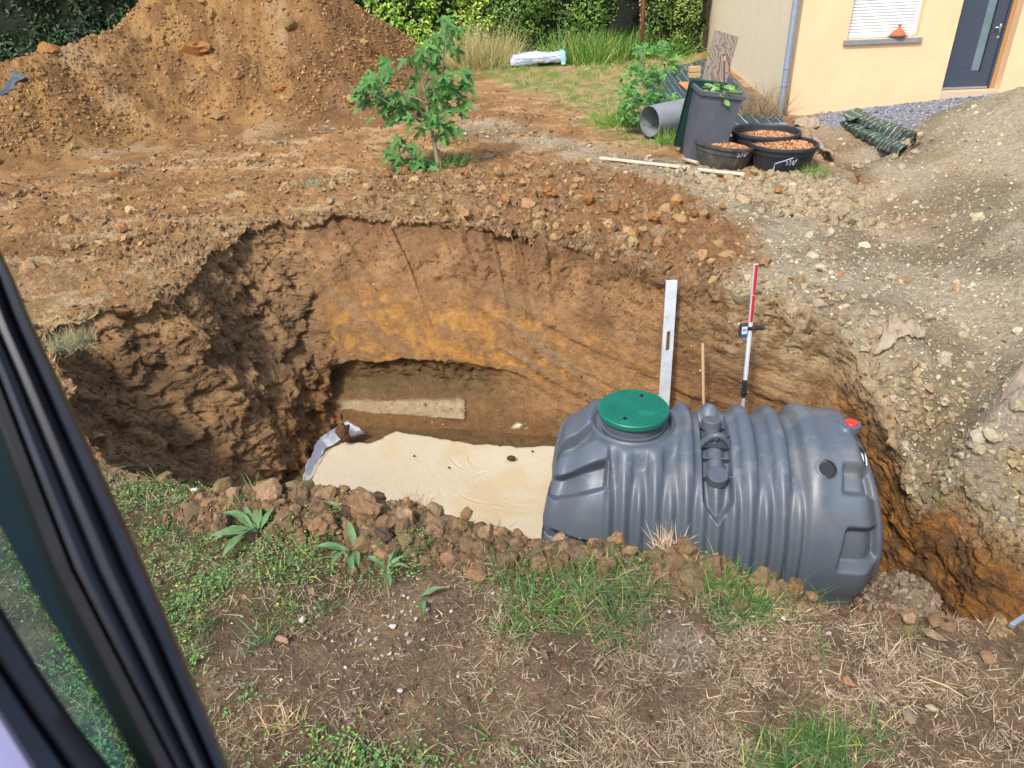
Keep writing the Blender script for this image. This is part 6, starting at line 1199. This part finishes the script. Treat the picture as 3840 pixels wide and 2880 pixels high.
# twigs
for X0, Y0, X1, Y1, r_, col_, l in [(1870, 1440, 1905, 1510, .006, '7a5548', 'thin reddish brown twig pointing at the viewer in the right foreground'), (1985, 1460, 2090, 1510, .004, 'bd9c70', 'long straight dry stalk in the right foreground'), (1905, 1530, 1930, 1555, .005, '6b4a3c', 'short dark twig near the brown lump in the right foreground')]:
    a, b = onground(X0, Y0, .015), onground(X1, Y1, .012); mb = MB(); mb.tube([a, (a+b)/2+np.array([.01, 0, .008]), b], [r_, r_, r_*.6], 6); mb.solo('twig', mat('twig', c(col_), rough=.9), tuple(a), l, 'twig', smooth=True)
# ================================================================== EXCAVATOR DOOR EDGE (close to the camera, left)
m_cab = mat('cab_black', c('15171c'), c('1d1f25'), nscale=12, rough=.38, spec=.5); m_seal = mat('seal_rubber', c('1c1a19'), c('26211f'), nscale=25, rough=.6); m_cabin = mat('cab_inner_black', c('121319'), rough=.45); m_lav = mat('cab_light_panel', c('b4b2d6'), rough=.5)
m_tint = mat('dark_glass_band', c('0d1a17'), c('14211c'), nscale=5, rough=.12, spec=.6)
def edge(pts): P = np.array(pts, float); return lambda y: np.interp(y, P[:, 1], P[:, 0])
E0 = edge([(-70, 360), (-30, 460), (0, 540), (30, 600), (62, 680), (100, 760), (165, 900), (235, 1050), (300, 1190), (385, 1385), (495, 1659), (600, 1900)])
E1 = edge([(-150, 360), (-50, 700), (0, 820), (61, 979), (156, 1225), (262, 1430), (381, 1659), (500, 1900)])
E2 = edge([(-200, 700), (0, 1136), (98, 1319), (188, 1458), (287, 1635), (420, 1900)])
E3 = edge([(-200, 1000), (0, 1307), (82, 1442), (156, 1553), (240, 1659), (400, 1900)])
E4 = edge([(-200, 1250), (0, 1555), (64, 1659), (200, 1900)])
def dist_(y): return np.interp(y, [360, 1900], [.85, .50])
def cabstrip(name, Ea, Eb, y0, y1, prof_, m, parent, thick=.03, d0=0., smooth=True):
    ys = np.linspace(y0, y1, 40); V = []; npf = len(prof_)
    for y in ys:
        for f, h in prof_:
            x = Ea(y)*(1-f)+Eb(y)*f; V.append(CAM+ray(x, y)*(dist_(y)+d0-h))
        for f in (1., 0.):
            x = Ea(y)*(1-f)+Eb(y)*f; V.append(CAM+ray(x, y)*(dist_(y)+d0+thick))
    nc = npf+2; return part(name, V, [gridfaces(len(ys), nc, True), np.array([list(range(nc)), list(range((len(ys)-1)*nc, len(ys)*nc))])], m, parent, smooth=False)
bp_ = CAM+ray(300, 1659)*.55
cab = thing('excavator_door', tuple(bp_), 'blurred black door frame of the excavator cab slanting across the left foreground', 'cab door')
o = cabstrip('outer_frame', E0, E1, 360, 1900, [(0, 0), (.03, .012), (.10, .017), (.24, .016), (.30, .006), (.335, .004), (.36, .012), (.5, .020), (.62, .018), (.66, .008), (.70, .006), (.73, .012), (.86, .015), (.96, .010), (1, 0)], m_cab, cab); autosmooth(o, 30)
o = cabstrip('rubber_seal', E1, edge([(p_[0]+22, p_[1]) for p_ in [(-150-60, 360), (-50-60, 700), (0-60, 820), (61-60, 979), (156-60, 1225), (262-60, 1430), (381-60, 1659), (500-60, 1900)]]), 360, 1900, [(0, 0), (.2, .008), (.8, .008), (1, 0)], m_seal, cab, .02); autosmooth(o, 30)
cabstrip('glass_border', E1, E2, 700, 1900, [(0, -.012), (1, -.012)], m_tint, cab, .018)
mg = bpy.data.materials.new('cab_glass'); mg.use_nodes = True; N = mg.node_tree.nodes; L = mg.node_tree.links; N.remove(N['Principled BSDF'])
t1 = N.new('ShaderNodeBsdfTransparent'); t1.inputs[0].default_value = (.72, .86, .78, 1); g1_ = N.new('ShaderNodeBsdfGlossy'); g1_.inputs['Roughness'].default_value = .04; fz = N.new('ShaderNodeFresnel'); fz.inputs[0].default_value = 1.5; mx = N.new('ShaderNodeMixShader'); L.new(fz.outputs[0], mx.inputs[0]); L.new(t1.outputs[0], mx.inputs[1]); L.new(g1_.outputs[0], mx.inputs[2]); L.new(mx.outputs[0], N['Material Output'].inputs[0])
cabstrip('glass_pane', E2, E3, 1000, 1900, [(0, -.014), (1, -.014)], mg, cab, .019)
o = cabstrip('inner_frame', E3, E4, 1000, 1900, [(0, 0), (.12, .012), (.4, .016), (.5, .004), (.6, .012), (.92, .014), (1, 0)], m_cabin, cab); autosmooth(o, 30)
cabstrip('light_panel', E4, edge([(-400, 1250), (-200, 1555), (-140, 1659), (0, 1900)]), 1250, 1900, [(0, -.004), (1, -.004)], m_lav, cab, .02)
